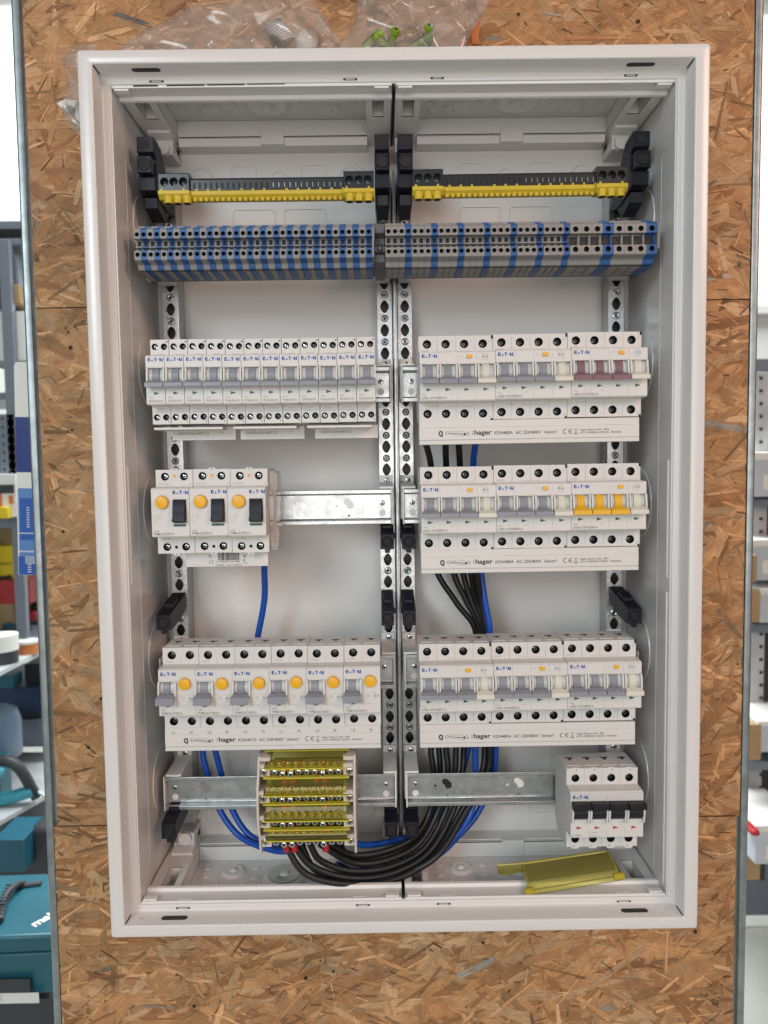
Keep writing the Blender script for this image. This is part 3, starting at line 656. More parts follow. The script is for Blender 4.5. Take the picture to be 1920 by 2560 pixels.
def breaker_double(loc, label, group):
    t = empty('residual_current_breaker', loc, label, 'circuit breaker', group); w = 35.0
    hx = [8.9, 26.3]
    dev_body(t, w, [(x, 32) for x in hx], [(x, -33) for x in hx], [(1.8, 15.8, -4, 11)], r=4.0)
    g = MB(); ribs(g, 1.8, 15.8, -4, 11); g.box(17.4, 17.8, -60.8, -59.9, -13, 10); g.build('lever_guard', 'dev', t, bevel=0.3)
    roller(t, 1.9, 15.7, -4.5, 11); lever(t, 8.0, 17.4, 'grey', stem=6.6, z_mid=-0.2, z_bot=-9.2)
    for x in hx: hole_screw(t, x, -44, 32, 3.9); hole_screw(t, x, -44, -33, 3.9)
    b = MB(); b.lathe((25.4, -60, 9), [(0.01, -3.4), (4.6, -3.4), (5.3, -3.1), (5.6, -2.4), (5.6, 1)], 32); b.build('test_button', 'amber', t)
    b = MB(); b.lathe((25.4, -60, 9), [(5.7, 0.1), (5.8, -0.8), (6.4, -0.9), (6.7, 0.1)], 32); b.build('button_ring', 'dev', t)
    mk = MB(); logo(mk, 2.4, 16.6, 3.3, -60.1); arrow(mk, 7.2, -12.4, -60.1, l=4.6, h=2.6)
    text(mk, 'B16', 28.6, -6.6, 2.5, -60.1, 'greyink', 0.01); text(mk, 'In 30mA', 25.6, -2.4, 1.0, -60.1, 'paleink'); text(mk, 'Im=10000A', 25.8, -9, 1.0, -60.1, 'paleink')
    mk.plate(circ(23.2, -5.4, 1.5, 16), [circ(23.2, -5.4, 1.2, 16)], -60.1, -60.05, 'y', 'greyink'); text(mk, 'TEST', 19.4, -3.4, 1.2, -60.1, 'paleink')
    text(mk, '10000', 21.6, -13.0, 1.2, -60.1, 'paleink'); text(mk, '3', 13, -17.4, 2.2, -60.1, 'paleink')
    text(mk, 'xPole', 2.2, -17.0, 1.4, -60.1, 'greyink'); text(mk, 'PKPM2-B16/1N/003-A', 2.2, -20.6, 2.3, -60.1, 'greyink', 0.01, width=20)
    mk.box(18.0, 18.15, -60.08, -60, -14, -8, 'seam'); text(mk, 'BO8645', 2.6, 25, 1.6, -44.1, 'paleink'); mk.box(17.4, 17.55, -44.08, -44, 23.6, 29, 'seam')
    mk.add([(26, -60.08, -13.6), (33, -60.08, -12), (33, -60.08, -11.85), (26, -60.08, -13.4)], [(0, 1, 2, 3)], 'paleink')
    topslots(mk, [9, 26]); mk.box(35-0.1, 35.1, -44.1, -40, 23, 39, 'seam')
    mk.build('marking', 'ink', t, recalc=False, smooth=0)
    return t
def rcd(loc, label, group):
    t = empty('residual_current_switch', loc, label, 'circuit breaker', group); w = 35.0; yf, yt = -68, -52
    hx = [8.9, 26.6]
    dev_body(t, w, [(x, 33) for x in hx]+[(17.7, 33.4)], [(x, -33.2) for x in hx]+[(17.7, -33.4)], [(20.2, 32.4, -9.5, 12.2)], r=3.7, yf=yf, yt=yt, tabs=[(17.7, 39.4, 7, 1.6)])
    tb = MB(); tb.prism([(14.2, -39.4), (15, -41.4), (20.4, -41.4), (21.2, -39.4)], yt, yt+2.5, 'y'); tb.build('seal_lug', 'dev', t, bevel=0.3)
    # rocker
    n = 12; pr = []
    for i in range(n+1):
        u = i/n; z = 11.6-19.5*u; pr.append((yf-2.2-3.0*math.sin(u*math.pi*.8)-2.6*max(0, u-.72)/.28, z))
    pr += [(yf+5, -7), (yf+5, 11)]
    mb = MB(); mb.prism(pr, 20.6, 32.0, 'x'); mb.prism([(yf-4, -3.4), (yf-6.8, -7.9), (yf+1, -8.3), (yf+1, -3)], 20.1, 32.5, 'x'); mb.build('rocker', 'navy', t, bevel=0.6)
    g = MB(); g.plate(rect(19.2, 33.4, -11.0, 13.4), [rect(20.2, 32.4, -9.5, 12.2)], yf-0.7, yf+0.1, 'y'); g.build('rocker_frame', 'dev', t, bevel=0.3)
    b = MB(); b.lathe((10.6, yf, 9.8), [(0.01, -4), (4.9, -4), (5.6, -3.7), (5.9, -3), (5.9, 1)], 32); b.build('test_button', 'amber', t)
    b = MB(); b.lathe((10.6, yf, 9.8), [(6.0, 0.1), (6.1, -1), (6.6, -1.1), (7, 0.1)], 32); b.build('button_ring', 'dev', t)
    for x in hx: hole_screw(t, x, yt, 33, 3.6, True); hole_screw(t, x, yt, -33.2, 3.6, True)
    b = MB(); b.cyl((17.7, yt-0.1, 33.4), 1.7, 1, 'y', 14, 'brasspin'); b.build('locking_pin', 'brasspin', t)
    b = MB(); b.plate(circ(17.7, 33.4, 3.8), [circ(17.7, 33.4, 1.7, 14)], yt-0.02, yt+1.2, 'y', 'dev'); b.plate(circ(17.7, -33.4, 3.8), [circ(17.7, -33.4, 1.6, 14)], yt-0.02, yt+1.2, 'y', 'dev'); b.build('pin_collar', 'dev', t)
    y = yf-.1; mk = MB(); logo(mk, 20.2, 17.0, 3.3, y)
    mk.box(20.4, 31.4, yf-.9, yf-.6, -12.4, -10.4, 'dark'); mk.box(20.8, 31.0, yf-1.0, yf-.9, -12.1, -10.7, 'greenink')
    text(mk, 'TEST', 8.4, 0.2, 1.3, y, 'paleink'); text(mk, 'xPole', 2.0, -17.4, 1.5, y, 'greyink'); text(mk, 'PFIM-63/2/003-A', 2.0, -20.6, 2.5, y, 'greyink', 0.01, width=18.5)
    for i, s in enumerate(('Im = 10000A', 'In = 0,03A', 'Un = 240V', '3 000A')): text(mk, s, 1.8, -2.6-1.8*i, 1.1, y, 'paleink')
    mk.add([(1, y, -9.2), (12, y, -12.2), (12, y, -12.35), (1, y, -9.35)], [(0, 1, 2, 3)], 'paleink')
    for i in range(5): text(mk, 'io<=+'[i], 16.6, 0-2.1*i, 1.3, y, 'paleink')
    text(mk, 'BO7787', 3, 25, 2, yt-.1, 'paleink'); text(mk, 'N', 31.6, 25, 2, yt-.1, 'paleink'); text(mk, 'A/B 278862', 3, -26.2, 1.5, yt-.1, 'paleink'); text(mk, 'N', 31, -26.2, 1.6, yt-.1, 'paleink')
    mk.cyl((17.7, yt-.1, 39.6), .6, .1, 'y', 8, 'dark'); mk.cyl((17.7, yt-.1, -40), .6, .1, 'y', 8, 'dark'); mk.cyl((17.7, yt+.6, -33.4), 1.5, .1, 'y', 12, 'dark')
    mk.build('marking', 'ink', t, recalc=False, smooth=0)
    return t
# --- upper left row: twelve single module breakers
g12 = 'single module breakers in the upper left row'
first = None; X0 = -231.0
for i in range(12):
    n_ = ['leftmost', 'second from left', 'third from left', 'fourth from left', 'fifth from left', 'sixth from left', 'sixth from right', 'fifth from right', 'fourth from right', 'third from right', 'second from right', 'rightmost'][i]
    lab = 'narrow grey-lever breaker with paired screws, %s in the row of twelve' % n_
    loc = (X0+17.55*i, 80, RZ[2])
    if i == 0: first = breaker_single(loc, lab, g12)
    else:
        c = copy_tree(first); c.location = [q*S for q in (loc[0], loc[1]+random.uniform(-.5, .3), loc[2]+random.uniform(-.3, .3))]; c['label'] = lab
# --- right rows: nine four-pole units
gq = 'four pole breakers in the right column'
specs = [(2, 0, 'B16', '16', 'B', 'grey', 'leftmost wide grey-lever breaker in the top right row, beside the centre post'),
         (2, 1, 'B16', '16', 'B', 'grey', 'wide grey-lever breaker in the top right row, left of the mauve levers'),
         (2, 2, 'C32', '32', 'C', 'mauve', 'wide breaker with three mauve levers and one cream lever'),
         (3, 0, 'B16', '16', 'B', 'grey', 'leftmost wide grey-lever breaker in the middle right row, beside the bare rail end'),
         (3, 1, 'B16', '16', 'B', 'grey', 'wide grey-lever breaker in the middle right row, left of the yellow levers'),
         (3, 2, 'C25', '25', 'C', 'yellow', 'wide breaker with three bright yellow levers and one cream lever'),
         (4, 0, 'B16', '16', 'B', 'grey', 'leftmost wide grey-lever breaker in the bottom right group of three'),
         (4, 1, 'B16', '16', 'B', 'grey', 'middle wide grey-lever breaker in the bottom right group of three'),
         (4, 2, 'B16', '16', 'B', 'grey', 'rightmost wide grey-lever breaker in the bottom right group, nearest the side wall')]
rowx = {2: 20.3, 3: 20.4, 4: 17.6}
base = None
for r_, i, ra, cu, cv, colr, lab in specs:
    loc = (rowx[r_]+69.9*i, 80, RZ[r_]+(0.9*i if r_ == 2 else 0.6*i))
    if colr == 'grey' and r_ < 4 and base is not None:
        c = copy_tree(base); c.location = [q*S for q in loc]; c['label'] = lab
    else:
        c = breaker_quad(loc, lab, gq, ra, cu, cv, colr, top=(r_ == 4))
        if colr == 'grey' and base is None: base = c
# --- lower left row: six two-module residual current breakers
g6 = 'two module breakers in the lower left row'
f6 = None
for i in range(6):
    n_ = ['leftmost, beside the side wall', 'second from left', 'third from left', 'third from right', 'second from right', 'rightmost, beside the centre post'][i]
    lab = 'breaker with round yellow button right of a grey lever, %s' % n_
    loc = (-229.1+34.9*i, 80, RZ[4])
    if i == 0: f6 = breaker_double(loc, lab, g6)
    else:
        c = copy_tree(f6); c.location = [q*S for q in (loc[0], loc[1]+random.uniform(-.5, .3), loc[2]+random.uniform(-.25, .25))]; c['label'] = lab
# --- three residual current switches
f3 = None
for i in range(3):
    n_ = ['leftmost of three', 'middle of three', 'rightmost of three, beside the bare rail'][i]
    lab = 'residual current switch with black rocker and yellow button, %s' % n_
    loc = (-227.6+35.0*i, 80, RZ[3]+0.9)
    if i == 0: f3 = rcd(loc, lab, 'residual current switches with black rockers')
    else:
        c = copy_tree(f3); c.location = [q*S for q in (loc[0], loc[1]+random.uniform(-.4, .3), loc[2]+random.uniform(-.2, .3))]; c['label'] = lab
# --- main switch
t = empty('main_switch', (160.3, 80, RZ[5]), 'white four pole main switch with black handles at bottom right', 'main switch')
w = 69.8; hx = [8.9+17.5*i for i in range(4)]
dev_body(t, w, [(x, 29.6) for x in hx], [(x, -31.6) for x in hx], [(2.6+17.5*i, 15.4+17.5*i, -4, 11) for i in range(4)], r=3.9, yf=-60, tabs=[(x-0.2, 39.3, 7.6, 0.9) for x in hx])
tb = MB()
for x in hx: tb.prism([(x-4, -39.3), (x-3.8, -41.3), (x+3.6, -41.3), (x+3.8, -39.3)], -44, -42, 'y')
tb.build('lower_lug', 'dev', t, bevel=0.2)
for i, x in enumerate(hx):
    a = 17.5*i; h = MB()
    h.prism([(-68.5, 14.4), (-69.5, 13.6), (-69.5, 9.2), (-66, 7.4), (-60, 8), (-56, 14)], a+0.9, a+17.5, 'x')
    n = 10; pr = [(-56-9.5*math.sin(math.radians(20+140*k/n)), 3.2+7.6*math.cos(math.radians(20+140*k/n))) for k in range(n+1)]
    h.prism(pr, a+2.8, a+15.2, 'x'); h.build('handle', 'black', t, bevel=0.5)
    g = MB()
    for q in (a+0.3, a+15.6): g.prism([(-60, 9), (-65.6, 8.2), (-66.4, 5), (-64, -6), (-60, -7.5)], q, q+1.6, 'x')
    g.build('handle_guard', 'dev', t, bevel=0.4)
    hole_screw(t, x, -44, 29.6, 3.8); hole_screw(t, x, -44, -31.6, 3.8)
mk = MB(); logo(mk, 2.3, 16.4, 3.3, -60.1)
for i in range(4): arrow(mk, 5.8+17.5*i, -12.2, -60.1, 'redink', 5.4, 3.2)
text(mk, 'IS-100/4', 1.2, -20.8, 2.2, -60.1, 'greyink', width=9); text(mk, 'Ui 240/415V', 18.6, -17.4, 1.1, -60.1, 'greyink'); text(mk, 'IEC/EN 60947-3', 18.6, -21, 1.0, -60.1, 'greyink')
seams(mk, w, 4, -44, -60)
for x in hx: mk.cyl((x+1, -44.1, 37.8), .55, .1, 'y', 8, 'dark'); mk.cyl((x-1.6, -44.1, -38.8), .55, .1, 'y', 8, 'dark')
for i in range(4):
    for k in range(8): mk.box(57+3*i+.9*math.cos(k*.5+1), 57+3*i+.9*math.cos(k*.5+1)+.25, -60.1, -60.05, -18+1.4*math.sin(k*.5+1), -18+1.4*math.sin(k*.5+1)+.25, 'paleink')
topslots(mk, [x+0.0 for x in hx]); mk.build('marking', 'ink', t, recalc=False, smooth=0)

# ================================================================== busbars with printed covers
def busbar(x, zc, w, model, label, letters=False, ytop=39.5):
    t = empty('busbar', (x, 36, zc-ytop-11.5), label, 'busbar', 'printed busbars under the breakers')
    mb = MB(); mb.prism([(0.4, 11.3), (0.0, 10.9), (0.0, 4.6), (-.35, 4.4), (-.35, -6.8), (0.0, -7.0), (0.0, -7.4), (-.5, -7.6), (-.5, -11.1), (0, -11.4), (9, -11.4), (9, 11.3)], 0, w, 'x')
    mb.box(0, w, 9, 11, -6, 11.2)
    mb.build('cover', 'dev', t, bevel=0.2)
    k = MB(); k.box(1, w-1, 12, 22, 2, 10); k.build('copper_bar', 'copper', t)
    mk = MB(); y = -0.45; b = -2.6
    text(mk, 'Q', 18, b-.6, 4.4, y, 'ink', 0.06, width=4.4)
    mk.plate(circ(26, b+1.8, 1.7, 18), [circ(26, b+1.8, 1.45, 18)], y, y+.04, 'y'); text(mk, '1', 25.5, b+.9, 1.9, y)
    mk.plate(circ(45.5, b+1.2, 1.7, 18), [circ(45.5, b+1.2, 1.45, 18)], y, y+.04, 'y'); text(mk, '2', 44.9, b+.3, 1.9, y)
    for i in range(10): mk.box(28.6+1.45*i, 28.85+1.45*i, y, y+.04, b+2.6, b+3.9); mk.box(28.6+1.45*i, 29.6+1.45*i, y, y+.04, b+1.5-.10*i, b+2.0-.10*i)
    mk.add([(27.8, y, b+1.6), (42.6, y, b+.3), (42.6, y, b+.7), (27.8, y, b+2.0)], [(0, 1, 2, 3)]); mk.add([(27.8, y, b+.7), (42.6, y, b-1.3), (42.6, y, b-1.1), (27.8, y, b+.9)], [(0, 1, 2, 3)]); mk.box(42.2, 43.6, y, y+.04, b-.6, b+1.9)
    mk.plate(circ(50.3, b+.7, .55, 10), [], y, y+.04, 'y'); mk.plate(circ(50.3, b+2.8, .55, 10), [], y, y+.04, 'y')
    text(mk, 'hager', 52.0, b, 4.3, y, 'ink', 0.024, width=16.4)
    text(mk, model, 71, b, 2.9, y, 'ink', 0.006, width=17.4); text(mk, 'AC 230/400V', 91, b, 2.9, y, 'ink', 0.006, width=24); text(mk, '16mm\u00b2', 117.8, b, 2.9, y, 'ink', 0.006, width=12.2)
    for cx_ in (138.0, 143.2):
        o_ = [(cx_+2.2*math.cos(math.radians(a)), b+1.7+2.3*math.sin(math.radians(a))) for a in range(60, 301, 20)]; i_ = [(cx_+1.6*math.cos(math.radians(a)), b+1.7+1.7*math.sin(math.radians(a))) for a in range(300, 59, -20)]
        mk.prism(o_+i_, y, y+.04, 'y')
    mk.box(141.6, 144.0, y, y+.04, b+1.4, b+1.95)
    for a, c in (((146.4, 4.2), (149.4, 0.3)), ((149.4, 4.2), (146.4, 0.3))): mk.add([(a[0]-.15, y, b+a[1]), (a[0]+.15, y, b+a[1]), (c[0]+.15, y, b+c[1]), (c[0]-.15, y, b+c[1])], [(0, 1, 2, 3)])
    mk.box(146.2, 149.6, y, y+.04, b+3.4, b+3.65); mk.box(146.8, 149.0, y, y+.04, b+.2, b+.4); mk.box(146.2, 149.6, y, y+.04, b-1.1, b-.4)
    text(mk, 'Hager Electro SAS - BP3', 152, b+2.2, 1.55, y, 'ink', 0.008, width=27); text(mk, '67215 OBERNAI CEDEX - FRANCE', 152, b-.4, 1.55, y, 'ink', 0.008, width=39)
    if letters:
        for i in range(12): text(mk, 'L%d' % (i//2 % 3+1) if i % 2 == 0 else 'N', 8.6+17.4*i-1.8, 5.6, 2.5, -0.1, 'ink', 0.004)
    mk.box(0, w, -0.06, 0.02, 4.55, 4.7, 'seam'); mk.box(0, w, -0.06, 0.02, -7.3, -7.1, 'seam')
    mk.build('print', 'ink', t, recalc=False, smooth=0)
    return t
busbar(20.3, RZ[2]+0.4, 208, 'KDN480A', 'white printed busbar cover under the breakers with mauve levers').rotation_euler.y = -0.004
busbar(20.8, RZ[3]+0.2, 208, 'KDN480A', 'white printed busbar cover under the breakers with yellow levers').rotation_euler.y = -0.003
busbar(18.0, RZ[4]-0.2, 209, 'KDN480A', 'white printed busbar cover above the main switch').rotation_euler.y = -0.001
busbar(-229.1, RZ[4]+0.2, 208.8, 'KDN451D', 'white printed busbar cover lettered L1, N, L2, N under the yellow buttons', True)
# thin busbars under the single breakers
for i, (a, b, c, d) in enumerate(((-231, -166, -219.8, -157.6), (-156, -96, -152.9, -90.4), (-86, -24.5, -80.2, -18.9))):
    t = empty('short_busbar', (a, 60, 64.6), 'short white busbar under the twelve narrow breakers, %s' % ['leftmost', 'middle one', 'rightmost'][i], 'busbar', 'short busbars under the narrow breakers')
    mb = MB(); mb.box(0, b-a, -20.5, 4, 9.6, 12.0); mb.build('ledge', 'dev', t, bevel=0.4)
    mb = MB(); mb.box(c-a, d-a, -0.6, 1.6, 0.2, 13.2); mb.build('label_plate', 'dev', t, bevel=0.3)
    mk = MB(); text(mk, '500V/65A(40\u00b0C)', c-a+6, 5.6, 2.3, -.7, 'greyink', 0.01, width=30); text(mk, '><', c-a+48, 6.2, 2.2, -.7, 'greyink', 0.0); mk.build('print', 'ink', t, recalc=False, smooth=0)
# busbar with barcode under the residual current switches
t = empty('barcode_busbar', (-204.8, 40, -57), 'white busbar with printed barcode under the black rocker switches', 'busbar')
mb = MB(); mb.prism([(0, 15.5), (0, 2.6), (-.5, 2.3), (-.5, .3), (0, 0), (8, 0), (8, 15.5)], 0, 79, 'x'); mb.build('cover', 'dev', t, bevel=0.2)
mk = MB(); x = 31; rnd = random.Random(5)
while x < 51.5:
    w_ = rnd.choice((.22, .22, .45, .7)); mk.box(x, x+w_, -.12, -.06, 6.0, 14.6); x += w_+rnd.choice((.25, .25, .5))
text(mk, '8 720604 627188', 29.4, 4.0, 1.5, -.1, 'ink', 0.005, width=22); text(mk, '~230/400V - 16mm\u00b2 63A(40\u00b0C)', 28, 1.0, 1.2, -.56, 'ink', 0.01, width=26)
for cx_ in (23.6, 26.4): mk.prism([(cx_+1.3*math.cos(math.radians(a)), 4.6+1.5*math.sin(math.radians(a))) for a in range(60, 301, 30)]+[(cx_+.9*math.cos(math.radians(a)), 4.6+1.1*math.sin(math.radians(a))) for a in range(300, 59, -30)], -.1, -.06, 'y')
for a, c in (((22, 11.4), (25, 8.2)), ((25, 11.4), (22, 8.2))): mk.add([(a[0]-.2, -.1, a[1]), (a[0]+.2, -.1, a[1]), (c[0]+.2, -.1, c[1]), (c[0]-.2, -.1, c[1])], [(0, 1, 2, 3)])
mk.box(22, 25, -.1, -.06, 11, 11.4); mk.box(55.5, 59, -.1, -.06, 3, 3.5); text(mk, 'K', 55.2, 4.6, 2.8, -.1); text(mk, 'x', 55.4, 9, 2.6, -.1, 'ink', .03)
mk.build('print', 'ink', t, recalc=False, smooth=0)
# clear side cover right of the residual current switches
mb = MB(); mb.prism([(-122.6, 34.5), (-116, 33.8), (-114.8, 28), (-115.6, 0), (-116, -14), (-113.5, -24), (-115, -41), (-122.6, -41)], 34, 62, 'y')
tag(mb.build('clear_end_cover', 'film', bevel=0.3), 'hazy clear plastic end cover right of the black rocker switches', 'end cover')

# ================================================================== terminal blocks
def terminal_mesh(w, m, big=False):
    mb = MB(); g = 0.08; x0, x1 = g, w-g; xc = w/2; rh = 2.05 if not big else 2.6
    # rear body down to the rail (side profile), front plates carry the round holes
    mb.prism([(0, 4), (0, -19.5), (-3, -20.6), (-36.5, -20.0), (-39.0, -19.2), (-40.2, -17.6), (-40.6, -15.2), (-43, -13.6), (-43, 15.2), (-35.4, 17), (-35.4, 22), (-30, 23.4), (-5, 23.4), (0, 15)], x0, x1, 'x', m)
    for z0, z1, zh in ((6.4, 14.6, 10.2), (-12.8, -4.4, -8.0)): mb.plate(rect(x0, x1, z0, z1), [circ(xc, zh, rh, 14)], -50, -43, 'y', m); mb.cyl((xc, -44.5, zh), rh*.98, .2, 'y', 14, 'dark')
    for z0, z1, zh in ((6.4, 14.6, 10.2), (-12.8, -4.4, -8.0)): mb.lathe((xc, -50, zh), [(rh-.02, 0.5), (rh-.02, 6)], 14, 'dark')
    mb.prism([(-50, 14.6), (-48.4, 16.2), (-43, 17.0), (-43, 14.6)], x0, x1, 'x', m); mb.prism([(-50, -12.8), (-48, -13.8), (-43, -14.2), (-43, -12.8)], x0, x1, 'x', m)
    # openings in the middle channel
    if not big: mb.box(xc-1.7, xc+1.7, -43.2, -43, 1.2, 5.6, 'dark'); mb.box(xc-1.9, xc+1.9, -43.2, -43, -2.8, -1.0, 'dark'); mb.box(x0, x1, -45.6, -43, -.6, .5, m)
    else: mb.box(x0+.3, x1-2.2, -43.25, -43, -2.4, 5.2, 'slot'); mb.box(x0+.3, x1-2.4, -43.4, -43.2, -3.8, -2.0, 'dark'); mb.box(x1-1.9, x1-.5, -46, -43, -4, 6, m)
    mb.box(x0, x1, -36.8, -35, 17.6, 20.8, m)
    mb.box(x0+.8, x0+1.1, -34, -8, -21.0, -20.2, 'seam'); mb.box(x0+.1, x1-.1, -37.5, -36.0, -20.3, -19.95, 'dark'); mb.box(x0+.2, x1-.2, -3, -0.3, -20.4, -19.0, 'dark')
    return mb.mesh('terminal_block', m, recalc=False)
TM = {(c, b): terminal_mesh(6.08 if not b else 10.02, c, b) for c in ('tgrey', 'tblue') for b in (False, True)}
def term(x, c, big, label, grp):
    o = bpy.data.objects.new('terminal_block', TM[(c, big)]); COL.objects.link(o); o.location = (x*S, .080, RZ['t']*S); tag(o, label, 'terminal block', grp)
x = -240.8
cnt = {'tgrey': 0, 'tblue': 0}
for i in range(36):
    c = 'tgrey' if i % 2 == 0 else 'tblue'; cnt[c] += 1; k = cnt[c]
    pos = ('%s %s one from the wall' % (ORD[k], 'grey' if c == 'tgrey' else 'blue')) if k <= 9 else ('%s %s one from the clamp' % (ORD[19-k], 'grey' if c == 'tgrey' else 'blue'))
    term(x, c, False, '%s terminal block of the striped left row, %s' % ('grey' if c == 'tgrey' else 'blue', pos), 'striped left terminal blocks'); x += 6.09
mb = MB(); mb.prism([(0, -18), (-29, -17.2), (-35, -16), (-50, -12.6), (-50, 14.6), (-43, 17), (-35, 22), (0, 22)], 0, 1.6, 'x', 'tgrey')
o = mb.build('terminal_end_plate', 'tgrey', loc=(x, 80, RZ['t'])); tag(o, 'thin grey end plate closing the striped left terminal row', 'end plate')
t = empty('end_clamp', (-19.4, 80, RZ['t']), 'dark grey end clamp between the two terminal rows', 'end clamp')
mb = MB(); mb.prism([(0, -22), (-26, -21), (-34, -17), (-41, -15), (-41, -7.5), (-46, -6.8), (-46, -2), (-36, 2), (-36, 8), (-43, 11), (-44, 19), (-34, 22.5), (0, 24)], 0, 9.4, 'x'); mb.build('body', 'clamp', t, bevel=0.4)
mb = MB(); mb.box(2, 7.4, -47.4, -44, -6.4, -1.6); mb.box(1, 8.4, -44, -40, -8, 0.4); mb.build('latch', 'black', t, bevel=0.3); mb = MB(); mb.box(3.4, 6, -47.5, -47.3, -5.2, -2.8); mb.build('latch_slot', 'clamp', t)
x = -9.6; gi = 0; bi = 0
for i in range(28):
    blue = i % 4 == 3
    if blue:
        bi += 1; term(x, 'tblue', False, 'narrow blue terminal block in the right row, %s from the dark clamp' % ORD[bi], 'blue terminal blocks of the right row')
    else:
        q = i % 4; grp_ = i//4
        where = ('between dark clamp and first narrow blue' if grp_ == 0 else 'after the %s narrow blue block' % ORD[grp_])
        term(x, 'tgrey', False, 'narrow grey terminal block %s, %s of three' % (where, ['left', 'middle', 'right'][q]), 'narrow grey terminal blocks of the right row')
    x += 6.09
for i in range(8):
    blue = i % 4 == 3; q = i % 4
    if blue: lab = 'wide blue terminal block %s' % ('between the two wide grey trios' if i == 3 else 'at the right end of the row')
    else: lab = 'wide grey terminal block, %s of the trio %s' % (['left', 'middle', 'right'][q], 'after the narrow blocks' if i < 4 else 'next to the right wall')
    term(x, 'tblue' if blue else 'tgrey', True, lab, 'wide terminal blocks'); x += 10.05
mb = MB(); mb.prism([(0, -18), (-22, -19), (-29, -17.2), (-38, -12), (-50, -8), (-51, -4), (-51, 12), (-49, 16), (-38, 20), (-30, 22), (0, 22)], 0, 2.0, 'x', 'tgrey')
tag(mb.build('terminal_end_plate', 'tgrey', loc=(x, 80, RZ['t']), bevel=0.3), 'grey end plate beside the wide blue block at the right wall', 'end plate')

# ================================================================== earth terminal strips
M['ehouse'] = mat('glossy_black_housing', (0.022, 0.025, 0.028), 0.30)
def earth(x0, x1, ztop, label, tilt):
    t = empty('earth_terminal_strip', (x0, 72, ztop-27), label, 'terminal strip', 'black and yellow earth strips'); w = x1-x0; t.rotation_euler.y = tilt
    mb = MB(); mb.prism([(0, 26), (-10, 25.4), (-12, 23), (-12, 13), (0, 13)], 29, w-29, 'x'); mb.build('black_housing', 'ehouse', t, bevel=0.4)
    yb = MB(); yb.prism([(0, 12.9), (-12.6, 12.9), (-12.6, 9.2), (-9.5, 6), (0, 6)], 29, w-29, 'x')
    n = 27; sp = (w-60)/n
    sl = MB()
    for i in range(n):
        xc = 30.5+sp*(i+.5)
        yb.cyl((xc, -9.5, 3.6), 2.1, 3.5, 'z', 12)
        sl.box(xc-.8, xc+.8, -12.15, -12, 15.0, 20.4, 'dark')
        if i > n*0.5: sl.box(xc-.15, xc+.75, -12.3, -12.15, 15.6, 20.0, 'screw')
        if i % 2 == 0 and i not in (6, 14): sl.box(xc+1.2, xc+3.2, -12.5, -12, 12.9, 14.6, 'earth')
    yb.build('yellow_base', 'earth', t, bevel=0.25); sl.build('clamp_slots', 'dark', t)
    for e0 in (0, w-29.2):
        b = MB(); b.prism([(0, 29), (-14, 28.4), (-15.4, 27), (-15.4, 13), (-3, 13), (-3, 27.6), (0, 27.6)], e0, e0+29, 'x') if False else None
        b = MB(); hs = [circ(e0+5.6+8.9*i, 20.6, 3.9, 18) for i in range(3)]
        b.plate(rect(e0, e0+29, 12.4, 28), hs, -15.4, -9, 'y'); b.box(e0, e0+29, -9, 0, 12.4, 28); b.prism([(-15.4, 28), (-13.6, 29.2), (0, 29.4), (0, 28)], e0, e0+29, 'x')
        eb = b.build('end_block', 'ehouse', t, bevel=0.4)
        for i in range(3):
            s_ = screw(eb, e0+5.6+8.9*i, -10.4, 20.6, 3.0, True)
        y = MB(); y.prism([(0, 12.3), (-16.4, 12.3), (-16.4, 9.0), (-12, 5), (0, 5)], e0-.4, e0+29.4, 'x')
        for i in range(3):
            c_ = (e0+5.6+8.9*i+ (2.6 if e0 == 0 and x0 < 0 else 0), -11.5, 1.2); y.cyl(c_, 4.2, 7, 'z', 18, None, 4.4); y.cyl((c_[0], c_[1], 1.1), 3.4, .2, 'z', 16, 'slot')
        y.box(e0+2, e0+4, -16.2, -15.2, 12.2, 14.2); y.box(e0+23, e0+25, -16.2, -15.2, 12.2, 14.2); y.build('yellow_base', 'earth', eb, bevel=0.3)
earth(-224.2, -19.2, 316.0, 'black and yellow earth terminal strip in the left column', 0.0)
earth(17.6, 222.5, 317.0, 'black and yellow earth terminal strip in the right column', -0.004)

# ================================================================== clear yellow distribution block
t = empty('distribution_block', (-140, 80, RZ['t']*0-332), 'distribution block with clear yellow covers and silver screws, left of centre at bottom', 'distribution block')
t.location = (-0.140, .080, -.332)
W_ = 95.0
ep = [(-2, 12), (-2, 84), (-14, 90), (-44, 89), (-46, 84), (-50, 72), (-56, 64), (-58, 50), (-58, 34), (-56, 22), (-50, 12), (-46, -8), (-40, -9), (-30, -3), (-14, 4)]
for x0_, sgn in ((0, 1), (W_-2.2, -1)):
    mb = MB(); mb.prism(ep, x0_, x0_+2.2, 'x')
    a, b = (2.2, 12) if sgn > 0 else (W_-12, W_-2.2)
    for zc in (74.6, 51.5, 27.2, 4.5):
        yy = -46 if zc in (74.6, 4.5) else -53
        mb.prism([(yy, zc-5), (yy, zc+5), (-30, zc+5), (-30, zc-5)], a, b, 'x')
        mb.prism([(yy-3, zc+5), (yy-5, zc+5.5), (yy-2, zc+8), (-30, zc+8), (-30, zc+5)], a, (a+b)/2 if sgn > 0 else b, 'x')
    mb.prism([(-44, 84), (-44, 88), (-10, 90), (-10, 84)], min(a, b), max(a, b), 'x')
    e_ = mb.build('end_plate', 'beige', t, bevel=0.5)
    for zc in (74.6, 51.5, 27.2, 4.5): screw(e_, (a+b)/2+(-1 if sgn > 0 else 1), (-46.6 if zc in (74.6, 4.5) else -53.6), zc, 3.2)
